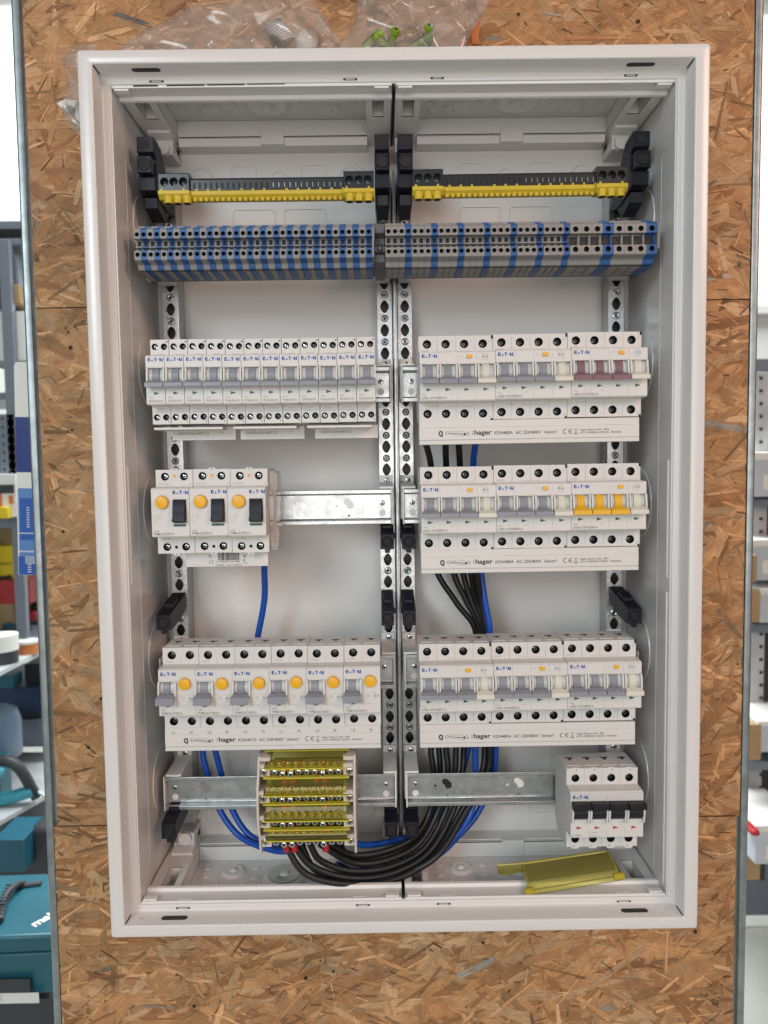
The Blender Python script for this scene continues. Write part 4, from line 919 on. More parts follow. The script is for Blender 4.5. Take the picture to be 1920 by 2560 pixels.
for ri, (zc, yy) in enumerate(((74.6, -48), (51.5, -54), (27.2, -54), (4.5, -48))):
    mb = MB(); mb.box(11, W_-11, yy+6, yy+14, zc-3, zc+7.5); bar = mb.build('brass_bar', 'brass', t, bevel=0.4)
    for i in range(9):
        xs = 16.5+7.75*i; big = i in (1, 2, 6)
        k = MB(); k.cyl((0, 0, 0), 2.0, 8, 'y', 12, 'screw'); sm = k
        o = screw(bar, xs, yy-1.0+(0 if big else 1.0), zc-(1.6 if big else 0), 3.0)
        if i == 0 and ri == 0: SHA = k.mesh('screw_shaft')
        q = bpy.data.objects.new('screw_shaft', SHA); COL.objects.link(q); q.parent = o
    k = MB()
    for i in range(9): k.cyl((16.5+7.75*i, yy+3.5, zc+2.0), 1.5, 6.0+(i % 3), 'z', 10, 'screw')  # bright stems added for the white glints above the screws
    k.build('glint_stems', 'screw', t)
    # red ferrules, and dark boxes painting shade into the gaps under the row
    k = MB()
    for i in (1, 2, 6) if ri else (1, 2, 5, 6): k.cyl((16.5+7.75*i+1.4, yy+6.5, zc-12), 3.2, 8, 'z', 14)
    k.build('ferrule', 'red', t)
    k = MB(); k.box(12, W_-12, yy+8, yy+20, zc-(9.5 if ri < 3 else 5), zc-3.6); k.build('gap_shade', 'charc' if ri == 0 else 'dark', t)
    k = MB()
    for i in (1, 2, 6) if ri else (1, 2, 3, 5, 6): k.cyl((16.5+7.75*i+1, yy+6, zc+3), 2.0, 7, 'z', 12)
    k.build('copper_strands', 'copper', t)
for ri, (z0, z1, y0, y1) in enumerate(((79.5, 91.0, -49, -34), (56.0, 70.5, -57, -51), (31.5, 46.8, -58, -56), (8.5, 21.5, -51, -56))):
    mb = MB(); n = 8; pts = []
    top = [(y0+(y1-y0)*k/n-1.8*math.sin(math.pi*k/n), z0+(z1-z0)*k/n) for k in range(n+1)]
    pr = top+[(a+1.3, b) for a, b in top[::-1]]
    mb.prism(pr, 9, W_-9, 'x')
    mb.prism([(top[-1][0], z1-.6), (top[-1][0]-1.6, z1-.4), (top[-1][0]-1.6, z1+.8), (top[-1][0]+4, z1+.9), (top[-1][0]+4, z1-.3)], 6, W_-6, 'x', 'yrim')
    mb.prism([(top[0][0]-1.0, z0-1.0), (top[0][0]-1.0, z0), (top[0][0]+4, z0), (top[0][0]+4, z0-1.0)], 6, W_-6, 'x', 'yrim')
    if ri in (1, 2):
        for i in range(9): mb.lathe((16.5+7.75*i, min(y0, y1)-1.0, (z0+z1)/2-1), [(2.9 if i not in (0, 8) else 4.2, 0.3), (2.7 if i not in (0, 8) else 4.0, -.5), (2.2 if i not in (0, 8) else 3.4, .3)], 16)
    mb.build('yellow_cover', 'yclear', t)
mb = MB(); mb.prism([(0, 20), (0, 70), (-24, 74), (-24, 14)], 10, W_-10, 'x'); mb.build('rear_base', 'charc', t, bevel=0.5)

# ================================================================== loose clear yellow cover lying on the cabinet floor
B0, B1 = Vector(P(1322, 2228, 28)), Vector(P(1546, 2191, 30)); T0, T1 = Vector(P(1306, 2160, 62)), Vector(P(1518, 2128, 64))
mb = MB(); n, mm_ = 12, 20; v = []
for off in (0, 1.4):
    for j in range(mm_+1):
        u = j/mm_
        for i in range(n+1):
            t_ = i/n; a = math.radians(90*t_); b0 = B0.lerp(B1, u); t1 = T0.lerp(T1, u)
            y = b0.y+(t1.y-b0.y)*(1-math.cos(a))**1.0; z = b0.z+(t1.z-b0.z)*math.sin(a); x = b0.x+(t1.x-b0.x)*t_
            v.append((x, y+off*math.cos(a), z-off*math.sin(a)))
q = (n+1)*(mm_+1); f = []
for j in range(mm_):
    for i in range(n):
        a = j*(n+1)+i; f += [(a, a+1, a+n+2, a+n+1), (a+q, a+n+1+q, a+n+2+q, a+1+q)]
for j in range(mm_):
    a = j*(n+1); f += [(a, a+n+1, a+n+1+q, a+q), (a+n, a+n+q, a+2*n+1+q, a+2*n+1)]
for i in range(n): f += [(i, i+q, i+1+q, i+1), (mm_*(n+1)+i, mm_*(n+1)+i+1, mm_*(n+1)+i+1+q, mm_*(n+1)+i+q)]
mb.add(v, f)
t = empty('loose_cover', P(1430, 2210, 40), 'loose clear yellow terminal cover lying at the bottom right of the cabinet', 'terminal cover')
lo = -Vector(P(1430, 2210, 40))
mb.move(*lo).build('shell', 'yclear2', t)
for u in (0, mm_):
    mb = MB(); mb.tube([v[u*(n+1)+i] for i in range(0, n+1, 3)], 0.9, 8, None, 3); mb.move(*lo).build('end_rim', 'yedge', t)
mb = MB(); mb.tube([v[j*(n+1)+n] for j in range(0, mm_+1, 5)], 1.1, 8, None, 3); mb.move(*lo).build('stiffening_bead', 'yedge', t)
mb = MB(); d = (B1-B0); mb.tube([B0-d*.03+Vector((0, -1, -1)), B0.lerp(B1, .5)+Vector((0, -1, -1)), B1+d*.04+Vector((0, -1, -1))], 2.4, 10, None, 4); mb.move(*lo).build('hinge_rod', 'yclear2', t)
mb = MB(); mb.tube([B0-d*.05, B0+d*.05], 3.4, 10, None, 3); mb.tube([B1-d*.05, B1+d*.06], 3.4, 10, None, 3); mb.move(*lo).build('hinge_end', 'yedge', t)
mb = MB(); F0, F1, F2, F3 = [Vector(P(*q)) for q in ((1243, 2163, 62), (1308, 2158, 63), (1316, 2176, 52), (1246, 2186, 52))]
vv = []
for o_ in (0, 1.4):
    for q_ in (F0, F1, F2, F3): vv.append(q_+Vector((0, 0, -o_)))
mb.add(vv, [(0, 1, 2, 3), (7, 6, 5, 4), (0, 4, 5, 1), (1, 5, 6, 2), (2, 6, 7, 3), (3, 7, 4, 0)]); mb.tube([F0, F1, T0.lerp(T1, .95)], 1.5, 8, None, 4); mb.move(*lo).build('side_flange', 'yclear2', t)

# ================================================================== cables
def cable(pts, m, label, grp, r=3.25):
    mb = MB(); mb.tube([P(*q) for q in pts], r, 14, None, 10); o = mb.build('cable', m, recalc=False, smooth=60); tag(o, label, 'cable', grp); return o
gk, gb = 'black cables of the right column', 'blue cables'
cable([(1062, 1090, 62), (1066, 1113, 66), (1078, 1170, 84), (1086, 1300, 112), (1090, 1420, 112), (1140, 1505, 112), (1190, 1585, 112), (1160, 1720, 112), (1082, 1850, 110), (1084, 1933, 106), (1074, 2030, 104), (1030, 2096, 92), (955, 2130, 78), (880, 2137, 68), (825, 2110, 56)], 'cblack', 'black cable running leftmost below the mauve-lever busbar and curving over the bundle', gk)
cable([(1114, 1090, 62), (1114, 1113, 66), (1116, 1170, 86), (1126, 1300, 108), (1133, 1425, 106), (1165, 1500, 106), (1199, 1585, 106), (1160, 1720, 108), (1117, 1850, 106), (1119, 1933, 102), (1094, 2030, 100), (1044, 2112, 86), (960, 2152, 72), (880, 2156, 62), (800, 2110, 50)], 'cblack', 'black cable second from left below the mauve-lever busbar', gk)
cable([(1147, 1090, 62), (1147, 1113, 66), (1150, 1170, 86), (1152, 1300, 104), (1157, 1425, 102), (1178, 1500, 102), (1206, 1585, 102), (1175, 1720, 104), (1143, 1850, 104), (1137, 1933, 100), (1113, 2030, 96), (1058, 2124, 80), (965, 2170, 66), (870, 2176, 56), (800, 2150, 50), (775, 2110, 46)], 'cblack', 'black cable third from left below the mauve-lever busbar', gk)
cable([(1172, 1405, 60), (1176, 1425, 76), (1190, 1500, 98), (1213, 1585, 98), (1190, 1720, 100), (1162, 1850, 112), (1156, 1933, 108), (1132, 2030, 92), (1070, 2134, 72), (972, 2186, 60), (870, 2194, 50), (780, 2165, 44), (733, 2110, 42)], 'cblack', 'black cable starting under the yellow-lever busbar, fourth black one along', gk)
cable([(1188, 1405, 60), (1190, 1425, 72), (1202, 1500, 92), (1218, 1585, 94), (1222, 1720, 100), (1213, 1850, 104), (1204, 1933, 100), (1152, 2030, 88), (1084, 2142, 66), (982, 2200, 52), (870, 2210, 44), (765, 2185, 38), (712, 2110, 40)], 'cblack', 'black cable forming the lowest loop under the distribution block', gk)
cable([(1095, 1850, 118), (1100, 1933, 114), (1086, 2030, 112), (1038, 2104, 100), (958, 2142, 86), (880, 2147, 78), (845, 2105, 70)], 'cblack', 'black cable tucked behind the bundle at its upper edge', gk)
cable([(1225, 1850, 100), (1218, 1933, 98), (1160, 2036, 84), (1092, 2140, 62), (990, 2192, 58), (880, 2202, 54), (790, 2176, 50), (752, 2110, 48)], 'cblack', 'black cable on the outer right edge of the bundle above the main rail', gk)
cable([(1188, 1090, 62), (1188, 1113, 66), (1183, 1170, 86), (1190, 1300, 96), (1202, 1425, 92), (1212, 1500, 90), (1225, 1585, 90), (1215, 1720, 96), (1190, 1850, 96), (1188, 1933, 94), (1178, 2030, 90), (1120, 2110, 76), (1060, 2150, 74), (980, 2178, 72), (900, 2182, 72), (840, 2160, 66)], 'cblue', 'blue cable running from the mauve-lever busbar past both busbars below', gb)
cable([(1176, 1850, 116), (1152, 1940, 116), (1104, 2030, 118), (1040, 2082, 112), (975, 2104, 100), (910, 2112, 86), (868, 2100, 74)], 'cblue', 'blue cable crossing behind the black bundle toward the distribution block', gb)
cable([(1240, 1850, 110), (1234, 1933, 108), (1196, 2030, 104), (1140, 2096, 96), (1090, 2140, 88), (1000, 2175, 86), (900, 2176, 86)], 'cblue', 'rightmost blue cable below the lower right busbar', gb)
cable([(662, 1395, 70), (661, 1430, 84), (661, 1498, 98), (645, 1588, 104), (620, 1700, 106), (545, 1800, 106), (508, 1868, 104), (522, 1945, 102), (548, 2022, 100), (590, 2082, 92), (640, 2112, 80), (708, 2128, 62), (760, 2110, 56)], 'cblue', 'blue cable hanging below the barcode busbar and looping behind the left rail', gb)
cable([(530, 1845, 104), (537, 1872, 104), (556, 1945, 104), (580, 2022, 102), (612, 2076, 96), (650, 2104, 88), (700, 2118, 76), (740, 2105, 66)], 'cblue', 'blue cable second from left under the lettered busbar', gb)
# ================================================================== plastic bags on top of the cabinet
def bag(outline, Y, label, seed, depth=26):
    rnd = random.Random(seed); pts = [P(x, y, Y) for x, y in outline]; xs = [p[0] for p in pts]; zs = [p[2] for p in pts]
    x0, x1, z0, z1 = min(xs), max(xs), min(zs), max(zs); nx, nz = 70, 34; v = []; f = []
    poly_ = [(p[0], p[2]) for p in pts]
    def top_at(x):
        c = []
        for i in range(len(poly_)):
            a, b = poly_[i], poly_[(i+1) % len(poly_)]
            if (a[0] <= x < b[0]) or (b[0] <= x < a[0]): c.append(a[1]+(b[1]-a[1])*(x-a[0])/(b[0]-a[0]))
        return (min(c), max(c)) if len(c) >= 2 else (z0, z0)
    ph = [(rnd.uniform(.01, .09), rnd.uniform(.01, .08), rnd.uniform(0, 6.3), rnd.uniform(1.0, 3.6)) for _ in range(6)]
    for side in (0, 1):
        for j in range(nz+1):
            for i in range(nx+1):
                x = x0+0.3+(x1-x0-0.6)*i/nx; lo_, hi = top_at(x); z = lo_+(hi-lo_)*j/nz
                e_ = math.sin(math.pi*i/nx)**.5*math.sin(math.pi*(0.15+.85*j/nz))**.6 if j < nz else 0
                w = sum(a*math.sin(kx*(x)+kz*z*1.6+p_) for kx, kz, p_, a in ph)*1.0
                fold = abs(math.sin(x*.05+z*.045+seed))**14*5+abs(math.sin(x*.035-z*.06+seed*2))**18*5
                v.append((x+w*.3, Y+(-1 if side == 0 else 1)*(depth*.5*max(e_, 0))+w+fold*(1-2*side), z+.4*w))
    q = (nx+1)*(nz+1)
    for s_ in (0, 1):
        for j in range(nz):
            for i in range(nx): a = s_*q+j*(nx+1)+i; f.append((a, a+1, a+nx+2, a+nx+1))
    mb = MB(); mb.add(v, f); o = mb.build('plastic_bag', 'bag', recalc=False, smooth=28); tag(o, label, 'plastic bag', 'clear bags lying on the cabinet'); return o
bag([(300, 122), (330, 100), (395, 62), (420, 40), (470, 18), (600, -6), (760, -20), (800, 20), (836, 80), (856, 118), (856, 150), (300, 150)], 95, 'crumpled clear bag with a ribbed white plug lying on the cabinet, left of centre', 3)
bag([(850, 118), (880, 40), (905, -60), (1240, -60), (1215, 20), (1165, 110), (1165, 150), (850, 150)], 95, 'clear bag holding green plugs on top of the cabinet', 8)
bag([(150, 160), (165, 140), (196, 118), (240, 110), (240, 330), (196, 330), (165, 290), (155, 230)], 60, 'small clear bag bulging out behind the top left frame corner', 5, 18)
# contents
mb = MB()
for i in range(9): mb.cyl((0, 0, i*2.4), 12-.25*i, 1.3, 'z', 22); mb.cyl((0, 0, i*2.4+1.2), 10.5-.25*i, 1.3, 'z', 18)
p = P(712, 112, 100); o = mb.build('ribbed_plug', 'insert', loc=p, bevel=0.2); o.rotation_euler = (0.2, -.55, 0); tag(o, 'ribbed white cable plug inside the left clear bag', 'cable plug')
mb = MB(); mb.lathe((0, 0, 0), [(0.01, 14), (6, 13), (11, 8), (13, 2), (13, -10)], 24, None, 'z'); p = P(772, 112, 102); tag(mb.build('domed_plug', 'insert', loc=p), 'smooth domed white plug beside the ribbed one', 'cable plug')
M['lime'] = mat('lime_green_plastic', (0.22, 0.36, 0.03), 0.4)
mb_ = MB(); mb_.cyl((0, 0, -11), 3.6, 24, 'z', 16); mb_.cyl((0, 0, 12.6), 1.9, .6, 'z', 12, 'dark')
for a in range(4): mb_.box(-.7, .7, 3, 5.0, -9, 8) if a == 0 else mb_.box(-5.0, 5.0, -.6, .6, -9, 4)
mb_.cyl((0, 0, 9), 4.8, 3.4, 'z', 16)
me = mb_.mesh('wall_plug', 'lime')
for i, (px, py, rx, ry, lab) in enumerate(((1068, 96, 1.1, .3, 'green wall plug with its round end facing out, rightmost in the bag'), (1050, 108, .4, 1.2, 'green wall plug leaning left under the rightmost one'), (930, 104, .2, 1.0, 'green wall plug lying flat at the left of the bag'), (958, 110, .5, -1.1, 'green wall plug in the middle of the left heap'), (980, 106, .9, .5, 'green wall plug at the right of the left heap'))):
    o = bpy.data.objects.new('wall_plug', me); COL.objects.link(o); o.location = [c*S for c in P(px, py, 92+i)]; o.rotation_euler = (rx, ry, 0); tag(o, lab, 'wall plug', 'green wall plugs')
M['orange'] = mat('orange_plastic', (0.62, 0.20, 0.06), 0.5)
mb = MB(); a = [P(*q) for q in ((1168, -20, 110), (1185, -20, 110), (1200, 60, 110), (1194, 112, 110), (1180, 112, 110), (1172, 50, 110))]; mb.prism([(q[0], q[2]) for q in a], 108, 112, 'y')
tag(mb.build('paper_strip', 'orange'), 'narrow orange strip at the right edge of the green plug bag', 'strip')
mb = MB(); a = [P(*q) for q in ((148, 266, 70), (172, 254, 70), (182, 258, 70), (200, 258, 70), (212, 312, 70), (196, 306, 70))]; mb.prism([(q[0], q[2]) for q in a], 64, 72, 'y')
tag(mb.build('plastic_clip', 'insert', bevel=0.5), 'pointed white plastic clip poking out left of the frame', 'clip')

# ================================================================== workshop behind
M['wallw'] = mat('white_wall_paint', (0.80, 0.80, 0.76), 0.8, vary=(2, 0.05))
M['ceilw'] = mat('cream_ceiling', (0.82, 0.78, 0.68), 0.8)
M['floorc'] = mat('pale_concrete', (0.50, 0.51, 0.47), 0.6, vary=(6, 0.12))
M['shelfm'] = mat('grey_shelf_metal', (0.22, 0.25, 0.30), 0.4, 0.4)
M['pale'] = mat('pale_bin_plastic', (0.55, 0.60, 0.68), 0.35)
M['card'] = mat('brown_cardboard', (0.42, 0.28, 0.14), 0.7, vary=(12, 0.1))
M['boxblue'] = mat('navy_box_print', (0.008, 0.03, 0.20), 0.45)
M['midblue'] = mat('mid_blue_print', (0.015, 0.10, 0.42), 0.45)
M['lightblue'] = mat('light_blue_print', (0.10, 0.24, 0.55), 0.45)
M['redbox'] = mat('red_carton', (0.45, 0.04, 0.045), 0.5)
M['yelbag'] = mat('yellow_wrapper', (0.75, 0.55, 0.02), 0.4)
M['teal'] = mat('teal_plastic', (0.015, 0.11, 0.15), 0.38, vary=(10, 0.15))
M['tealdk'] = mat('dark_teal_plastic', (0.012, 0.10, 0.15), 0.45)
M['crate'] = mat('dark_blue_crate', (0.015, 0.035, 0.09), 0.5)
M['aqua'] = mat('aqua_tool_plastic', (0.06, 0.35, 0.45), 0.4)
M['charcoal'] = mat('charcoal_rubber', (0.035, 0.04, 0.045), 0.5)
M['bench'] = mat('worn_white_bench', (0.55, 0.57, 0.58), 0.5, vary=(8, 0.3))
M['panelglow'] = mat('bright_glow_panel', (0.8, 0.8, 0.8), 0.5, emit=((0.95, 0.97, 0.98), 1.0))  # emission for the added panels that replace the lit ceiling
mb = MB(); mb.box(-3200, 3200, 3200, 3220, -1700, 2700); tag(mb.build('back_wall', 'wallw'), 'plain white far workshop wall', 'wall')
mb = MB(); mb.box(-3200, 3200, -4200, 3220, -1560, -1540); tag(mb.build('floor', 'floorc'), kind='structure')
mb = MB(); mb.box(-3200, 3200, 240, 3220, 2650, 2670); tag(mb.build('ceiling', 'ceilw'), kind='structure')
t = empty('glow_panel', P(-120, 300, 3100), 'glowing panel standing in for the bright ceiling, upper left', 'glowing panel')  # added glowing panel for the white ceiling at upper left
a, b = P(-420, 20, 3150), P(150, 540, 3150); lo = -Vector(P(-120, 300, 3100))
mb = MB(); mb.box(a[0], b[0], 3150, 3160, b[2], a[2]); mb.move(*lo).build('pane', 'panelglow', t)
mb = MB(); mb.plate(rect(a[0]-40, b[0]+40, b[2]-40, a[2]+40), [rect(a[0], b[0], b[2], a[2])], 3130, 3190, 'y'); mb.move(*lo).build('glow_panel_frame', 'wallw', t)
t = empty('glow_panel', P(1990, 300, 3100), 'glowing panel standing in for the bright ceiling, upper right', 'glowing panel')  # second added glow, for the bright ceiling on the right
a, b = P(1780, 40, 3150), P(2300, 760, 3150); lo = -Vector(P(1990, 300, 3100))
mb = MB(); mb.box(a[0], b[0], 3150, 3160, b[2], a[2]); mb.move(*lo).build('pane', 'panelglow', t)
mb = MB(); mb.plate(rect(a[0]-40, b[0]+40, b[2]-40, a[2]+40), [rect(a[0], b[0], b[2], a[2])], 3130, 3190, 'y'); mb.move(*lo).build('glow_panel_frame', 'wallw', t)
def pbox(name, px0, px1, py0, py1, Y, D, m, label, cat, group=None, bevel=1.0, parent=None):    # a box whose front face covers the given pixels at depth Y
    a, b = P(px0, py0, Y), P(px1, py1, Y); mb = MB(); c = (a[0], Y, b[2])
    mb.box(0, b[0]-a[0], 0, D, 0, a[2]-b[2])
    o = mb.build(name, m, loc=c, bevel=bevel); tag(o, label, cat, group); return o, (b[0]-a[0], D, a[2]-b[2])
# hanging white and blue carton behind the left stud
a, b = P(46, 905, 330), P(150, 1436, 330); a = (P(46, 1436, 330)[0], 330, a[2]); h = a[2]-b[2]; w = b[0]-a[0]
t = empty('carton', (a[0], 330, b[2]), 'tall white and blue printed carton just behind the left stud', 'carton')
mb = MB(); mb.prism([(0, 0), (w, 0), (w, h), (3, h), (0, h-4)], 0, 60, 'y'); mb.build('sleeve', 'wallw', t, bevel=0.4)
mk = MB(); zz = lambda py: P(60, py, 330)[2]-b[2]
mk.box(0.3, w, -.3, 0, zz(1180), zz(1042), 'boxblue'); mk.box(2, w, -.3, 0, h*0+.5, zz(1220), 'lightblue'); mk.box(4, w, -.5, -.3, zz(1350), zz(1245), 'midblue'); mk.box(1, w, -.55, -.3, .5, zz(1390), 'midblue')
for i in range(9): mk.box(13, 17, -.7, -.5, zz(1270+6*i), zz(1268+6*i), 'wallw')
for i in range(12): mk.box(2+3*i, 4+3*i, -.7, -.5, zz(1334), zz(1331), 'wallw'); mk.box(2+3*i, 4+3*i, -.7, -.5, zz(1380), zz(1376), 'wallw')
for i in range(4): mk.box(10, 34, -.7, -.55, zz(1393+5*i), zz(1391+5*i), 'wallw')
for i in range(4): mk.box(13, 18, -.7, -.55, zz(1412+6*i), zz(1410+6*i), 'wallw')
mk.build('printed_panel', 'midblue', t, smooth=0); t.rotation_euler.y = 0.024
# left shelving
gs = 'left shelf clutter'
def shelf(px0, px1, py, Y, th, D, label, m='shelfm'):
    return pbox('shelf_board', px0, px1, py, py+th, Y, D, m, label, 'shelf', None)
t = empty('left_shelving', P(-60, 700, 1500), 'grey metal shelving behind the left stud with perforated uprights', 'shelving')
lo = -Vector(P(-60, 700, 1500))
for py, th in ((556, 14), (600, 10), (985, 12), (1295, 24), (1600, 14)):
    a, b = P(-300, py, 1500), P(150, py+th, 1500); mb = MB(); mb.box(a[0], b[0], 1500, 1850, b[2], a[2]); mb.move(*lo).build('shelf_board', 'shelfm', t, bevel=1)
for px in (-120, 22):
    a, b = P(px, 600, 1480), P(px+22, 1650, 1480); mb = MB(); mb.box(a[0], b[0], 1480, 1500, b[2], a[2]); mb.move(*lo).build('upright', 'shelfm', t, bevel=1)
pbox('storage_bin', -80, 48, 640, 755, 1505, 200, 'shelfm', 'grey storage bin on the top left shelf', 'storage bin', gs)
pbox('storage_bin', -80, 90, 780, 900, 1505, 250, 'wallw', 'white box on the shelf above the tall blue carton', 'storage box', gs)
o, d = pbox('perforated_panel', -60, 42, 1036, 1184, 1480, 12, 'shelfm', 'grey perforated panel left of the tall carton', 'panel', None)
mb = MB()
for i in range(7):
    for j in range(7): mb.box(10+i*d[0]/7, 16+i*d[0]/7, -1, 0, 8+j*d[2]/7, 16+j*d[2]/7)
k = mb.build('perforation', 'charcoal', o)
o, d = pbox('tool_box', -60, 44, 1186, 1292, 1420, 160, 'wallw', 'white and orange carton on the left shelf', 'carton', gs)
mb = MB(); mb.box(0, d[0]*.63, -1.5, 0, d[2]*.12, d[2]*.55, 'orange'); mb.box(d[0]*.8, d[0]*.92, -1.5, 0, d[2]*.3, d[2]*.5, 'orange'); mb.box(0, d[0]*.95, -2.5, -1.5, d[2]*.55, d[2]*.75, 'charcoal'); mb.build('printed_panel', 'orange', o)
pbox('cardboard_box', -60, 48, 1322, 1362, 1690, 200, 'card', 'brown cardboard box above the yellow pack', 'cardboard box', gs)
o, d = pbox('yellow_pack', -60, 46, 1364, 1452, 1660, 120, 'yelbag', 'yellow wrapped pack on the left shelf', 'pack', gs, 8)
mb = MB(); text(mb, 'mdustry', d[0]*.42, d[2]*.45, 12, -1.2, 'ink'); mb.build('print', 'ink', o, recalc=False)
o, d = pbox('red_carton', -60, 75, 1452, 1510, 1640, 200, 'redbox', 'red carton under the yellow pack', 'carton', gs)
mb = MB(); mb.add([(0, 0, d[2]), (d[0]*.5, 0, d[2]), (d[0]*.68, -1, d[2]+6), (d[0]*.4, 60, d[2]+34), (0, 60, d[2]+34)], [(0, 1, 2, 3, 4)]); mb.build('open_flap', 'charcoal', o, recalc=False)
pbox('cardboard_box', -60, 36, 1510, 1592, 1640, 160, 'card', 'brown cardboard box under the red carton', 'cardboard box', gs)
pbox('dark_case', 38, 130, 1446, 1560, 1760, 160, 'charcoal', 'dark case behind the red carton', 'case', gs)
pbox('red_packet', 38, 90, 1532, 1566, 1700, 50, 'redbox', 'small red packet beside the brown box', 'packet', gs, 4)
def zline(px, py, Y, z0):   # point on the pixel ray at height z0
    a, b = (px-960)/FPX, -(py-1280)/FPX; d = [CAMR[i][0]*a+CAMR[i][1]+CAMR[i][2]*b for i in range(3)]; t = (z0-CAMC[2])/d[2]; return (px, py, CAMC[1]+d[1]*t)
def ZY(px, py, z0): return zline(px, py, 0, z0)[2]
def jar(name, px, py, Y, r, h, body, lid, label, lidh=0.3):
    p = P(px, py, Y); t = empty(name, p, label, 'jar', 'jars on the bench')
    mb = MB(); mb.lathe((0, 0, 0), [(0.01, 0), (r, 0), (r, h*(1-lidh))], 24, None, 'z'); mb.build('jar_body', body, t, recalc=False)
    mb = MB(); mb.lathe((0, 0, 0), [(r*1.04, h*(1-lidh)), (r*1.04, h), (0.01, h)], 24, None, 'z'); mb.build('lid', lid, t, recalc=False)
jar('glue_jar', 46, 1606, ZY(46, 1606, -500), 38, 52, 'charcoal', 'charcoal', 'black lidded jar beside the white pot')
jar('glue_jar', 8, 1656, ZY(8, 1656, -500), 40, 80, 'charcoal', 'wallw', 'white pot with a black base at the bench edge', 0.55)
jar('paint_jar', 70, 1632, ZY(70, 1632, -500), 30, 38, 'orange', 'wallw', 'small orange jar right of the white pot', 0.2)
# bench tops (sloping away in view) and things under them
def slab(name, pts, th, m, label, cat):
    q = [Vector(P(*p)) for p in pts]; mb = MB(); n = len(q); mb.add(q+[p+Vector((0, 0, -th)) for p in q], [tuple(range(n)), tuple(range(2*n-1, n-1, -1))]+[(i, (i+1) % n, (i+1) % n+n, i+n) for i in range(n)])
    return tag(mb.build(name, m, bevel=1), label, cat)
zt = -500
slab('bench', [zline(-80, 1720, 0, zt), zline(106, 1622, 0, zt), zline(140, 1545, 0, zt), zline(-80, 1545, 0, zt)], 14, 'bench', 'worn white bench top with jars on it', 'bench')
o, d = pbox('blue_crate', -80, 128, 1722, 1866, 1640, 300, 'crate', 'dark blue plastic crate under the bench', 'crate', None, 4)
mb = MB(); mb.box(0, d[0], -7, 0, d[2]-10, d[2]); mb.box(0, d[0], -5, 0, 2, 8)
for i in range(12): mb.box(d[0]*.1+i*22, d[0]*.1+i*22+11, -2, 0, d[2]*.45, d[2]*.6, 'charcoal')
mb.build('rim', 'crate', o)
M['bottle'] = mat('smoky_bottle', (0.16, 0.22, 0.32), 0.15)
mb = MB(); mb.lathe((0, 0, 0), [(0.01, 0), (56, 0), (60, 10), (60, 108), (50, 140), (20, 156), (0.01, 156)], 28, None, 'z')
tag(mb.build('spray_bottle', 'bottle', loc=P(4, 1888, 1500)), 'smoky blue plastic bottle in front of the dark crate', 'bottle')
zt = -900
slab('lower_bench', [zline(-60, 2085, 0, zt), zline(118, 1985, 0, zt), zline(130, 1880, 0, zt), zline(-60, 1880, 0, zt)], 14, 'bench', 'lower white bench top carrying the teal power tool', 'bench')
for i, (px, py, w_, h_, mm_, lab, cat) in enumerate(((96, 1618, 40, 36, 'pale', 'small pale tub at the right end of the upper bench', 'tub'), (22, 1606, 34, 60, 'tealdk', 'dark teal tin behind the jars', 'tin'), (88, 1590, 60, 46, 'charcoal', 'small dark box behind the orange jar', 'box'))):
    Yc = ZY(px, py, -500); p = P(px, py, Yc); mb = MB(); mb.cyl((0, 0, 0), w_/2, h_, 'z', 20) if i < 2 else mb.box(-w_/2, w_/2, 0, 50, 0, h_); tag(mb.build('bench_item', mm_, loc=p, bevel=1), lab, cat)
# power tool
zs = ZY(30, 2010, -900); p = P(30, 1980, zs); t = empty('power_saw', p, 'teal and grey corded power tool lying on the lower bench', 'power tool')
mb = MB(); mb.tube([(-75, 0, 75), (-18, -10, 96), (26, -8, 74), (56, 0, 8), (64, 8, -18)], 15, 12, None, 6); mb.build('handle', 'charcoal', t)
mb = MB(); mb.tube([(-100, 0, -28), (-18, -8, -16), (60, 0, 4)], 18, 12, None, 5); mb.tube([(-44, -22, 78), (-4, -28, 66)], 14, 10, None, 3); mb.build('motor_body', 'aqua', t)
mb = MB(); mb.tube([(62, 4, 4), (108, -4, -26), (116, 0, -78), (84, 0, -102), (30, 0, -92), (-10, 8, -66)], 4.2, 8, None, 8); mb.build('power_cord', 'pale', t)
mb = MB(); a, b = P(-60, 1900, zs), P(8, 2070, zs); mb.box(a[0]-p[0], b[0]-p[0], -10, 60, b[2]-p[2], a[2]-p[2]); mb.build('gearbox', 'teal', t, bevel=4)
pbox('black_case', 72, 160, 2070, 2200, 1150, 160, 'charcoal', 'black rounded case behind the teal toolbox', 'case', None, 14)
# teal toolbox with handle
za = P(0, 2335, 520)[2]
A = [Vector(P(*q)) for q in (zline(-120, 2348, 0, za), zline(134, 2336, 0, za), zline(126, 2182, 0, za), zline(-120, 2190, 0, za))]
org = A[0]; t = empty('toolbox', tuple(org+Vector((0, 0, -110))), 'teal power tool case with dark handle and white lettering', 'tool case')
lo = -(org+Vector((0, 0, -110)))
mb = MB(); mb.add([q+lo for q in A]+[q+lo+Vector((0, 0, -30)) for q in A], [(0, 1, 2, 3), (7, 6, 5, 4), (0, 4, 5, 1), (1, 5, 6, 2), (2, 6, 7, 3), (3, 7, 4, 0)]); mb.build('lid', 'teal', t, bevel=5)
mb = MB(); mb.add([q+lo+Vector((0, 1, -31)) for q in A]+[q+lo+Vector((0, 3, -105)) for q in A], [(0, 1, 2, 3), (7, 6, 5, 4), (0, 4, 5, 1), (1, 5, 6, 2), (2, 6, 7, 3), (3, 7, 4, 0)]); mb.build('case_body', 'teal', t, bevel=4)
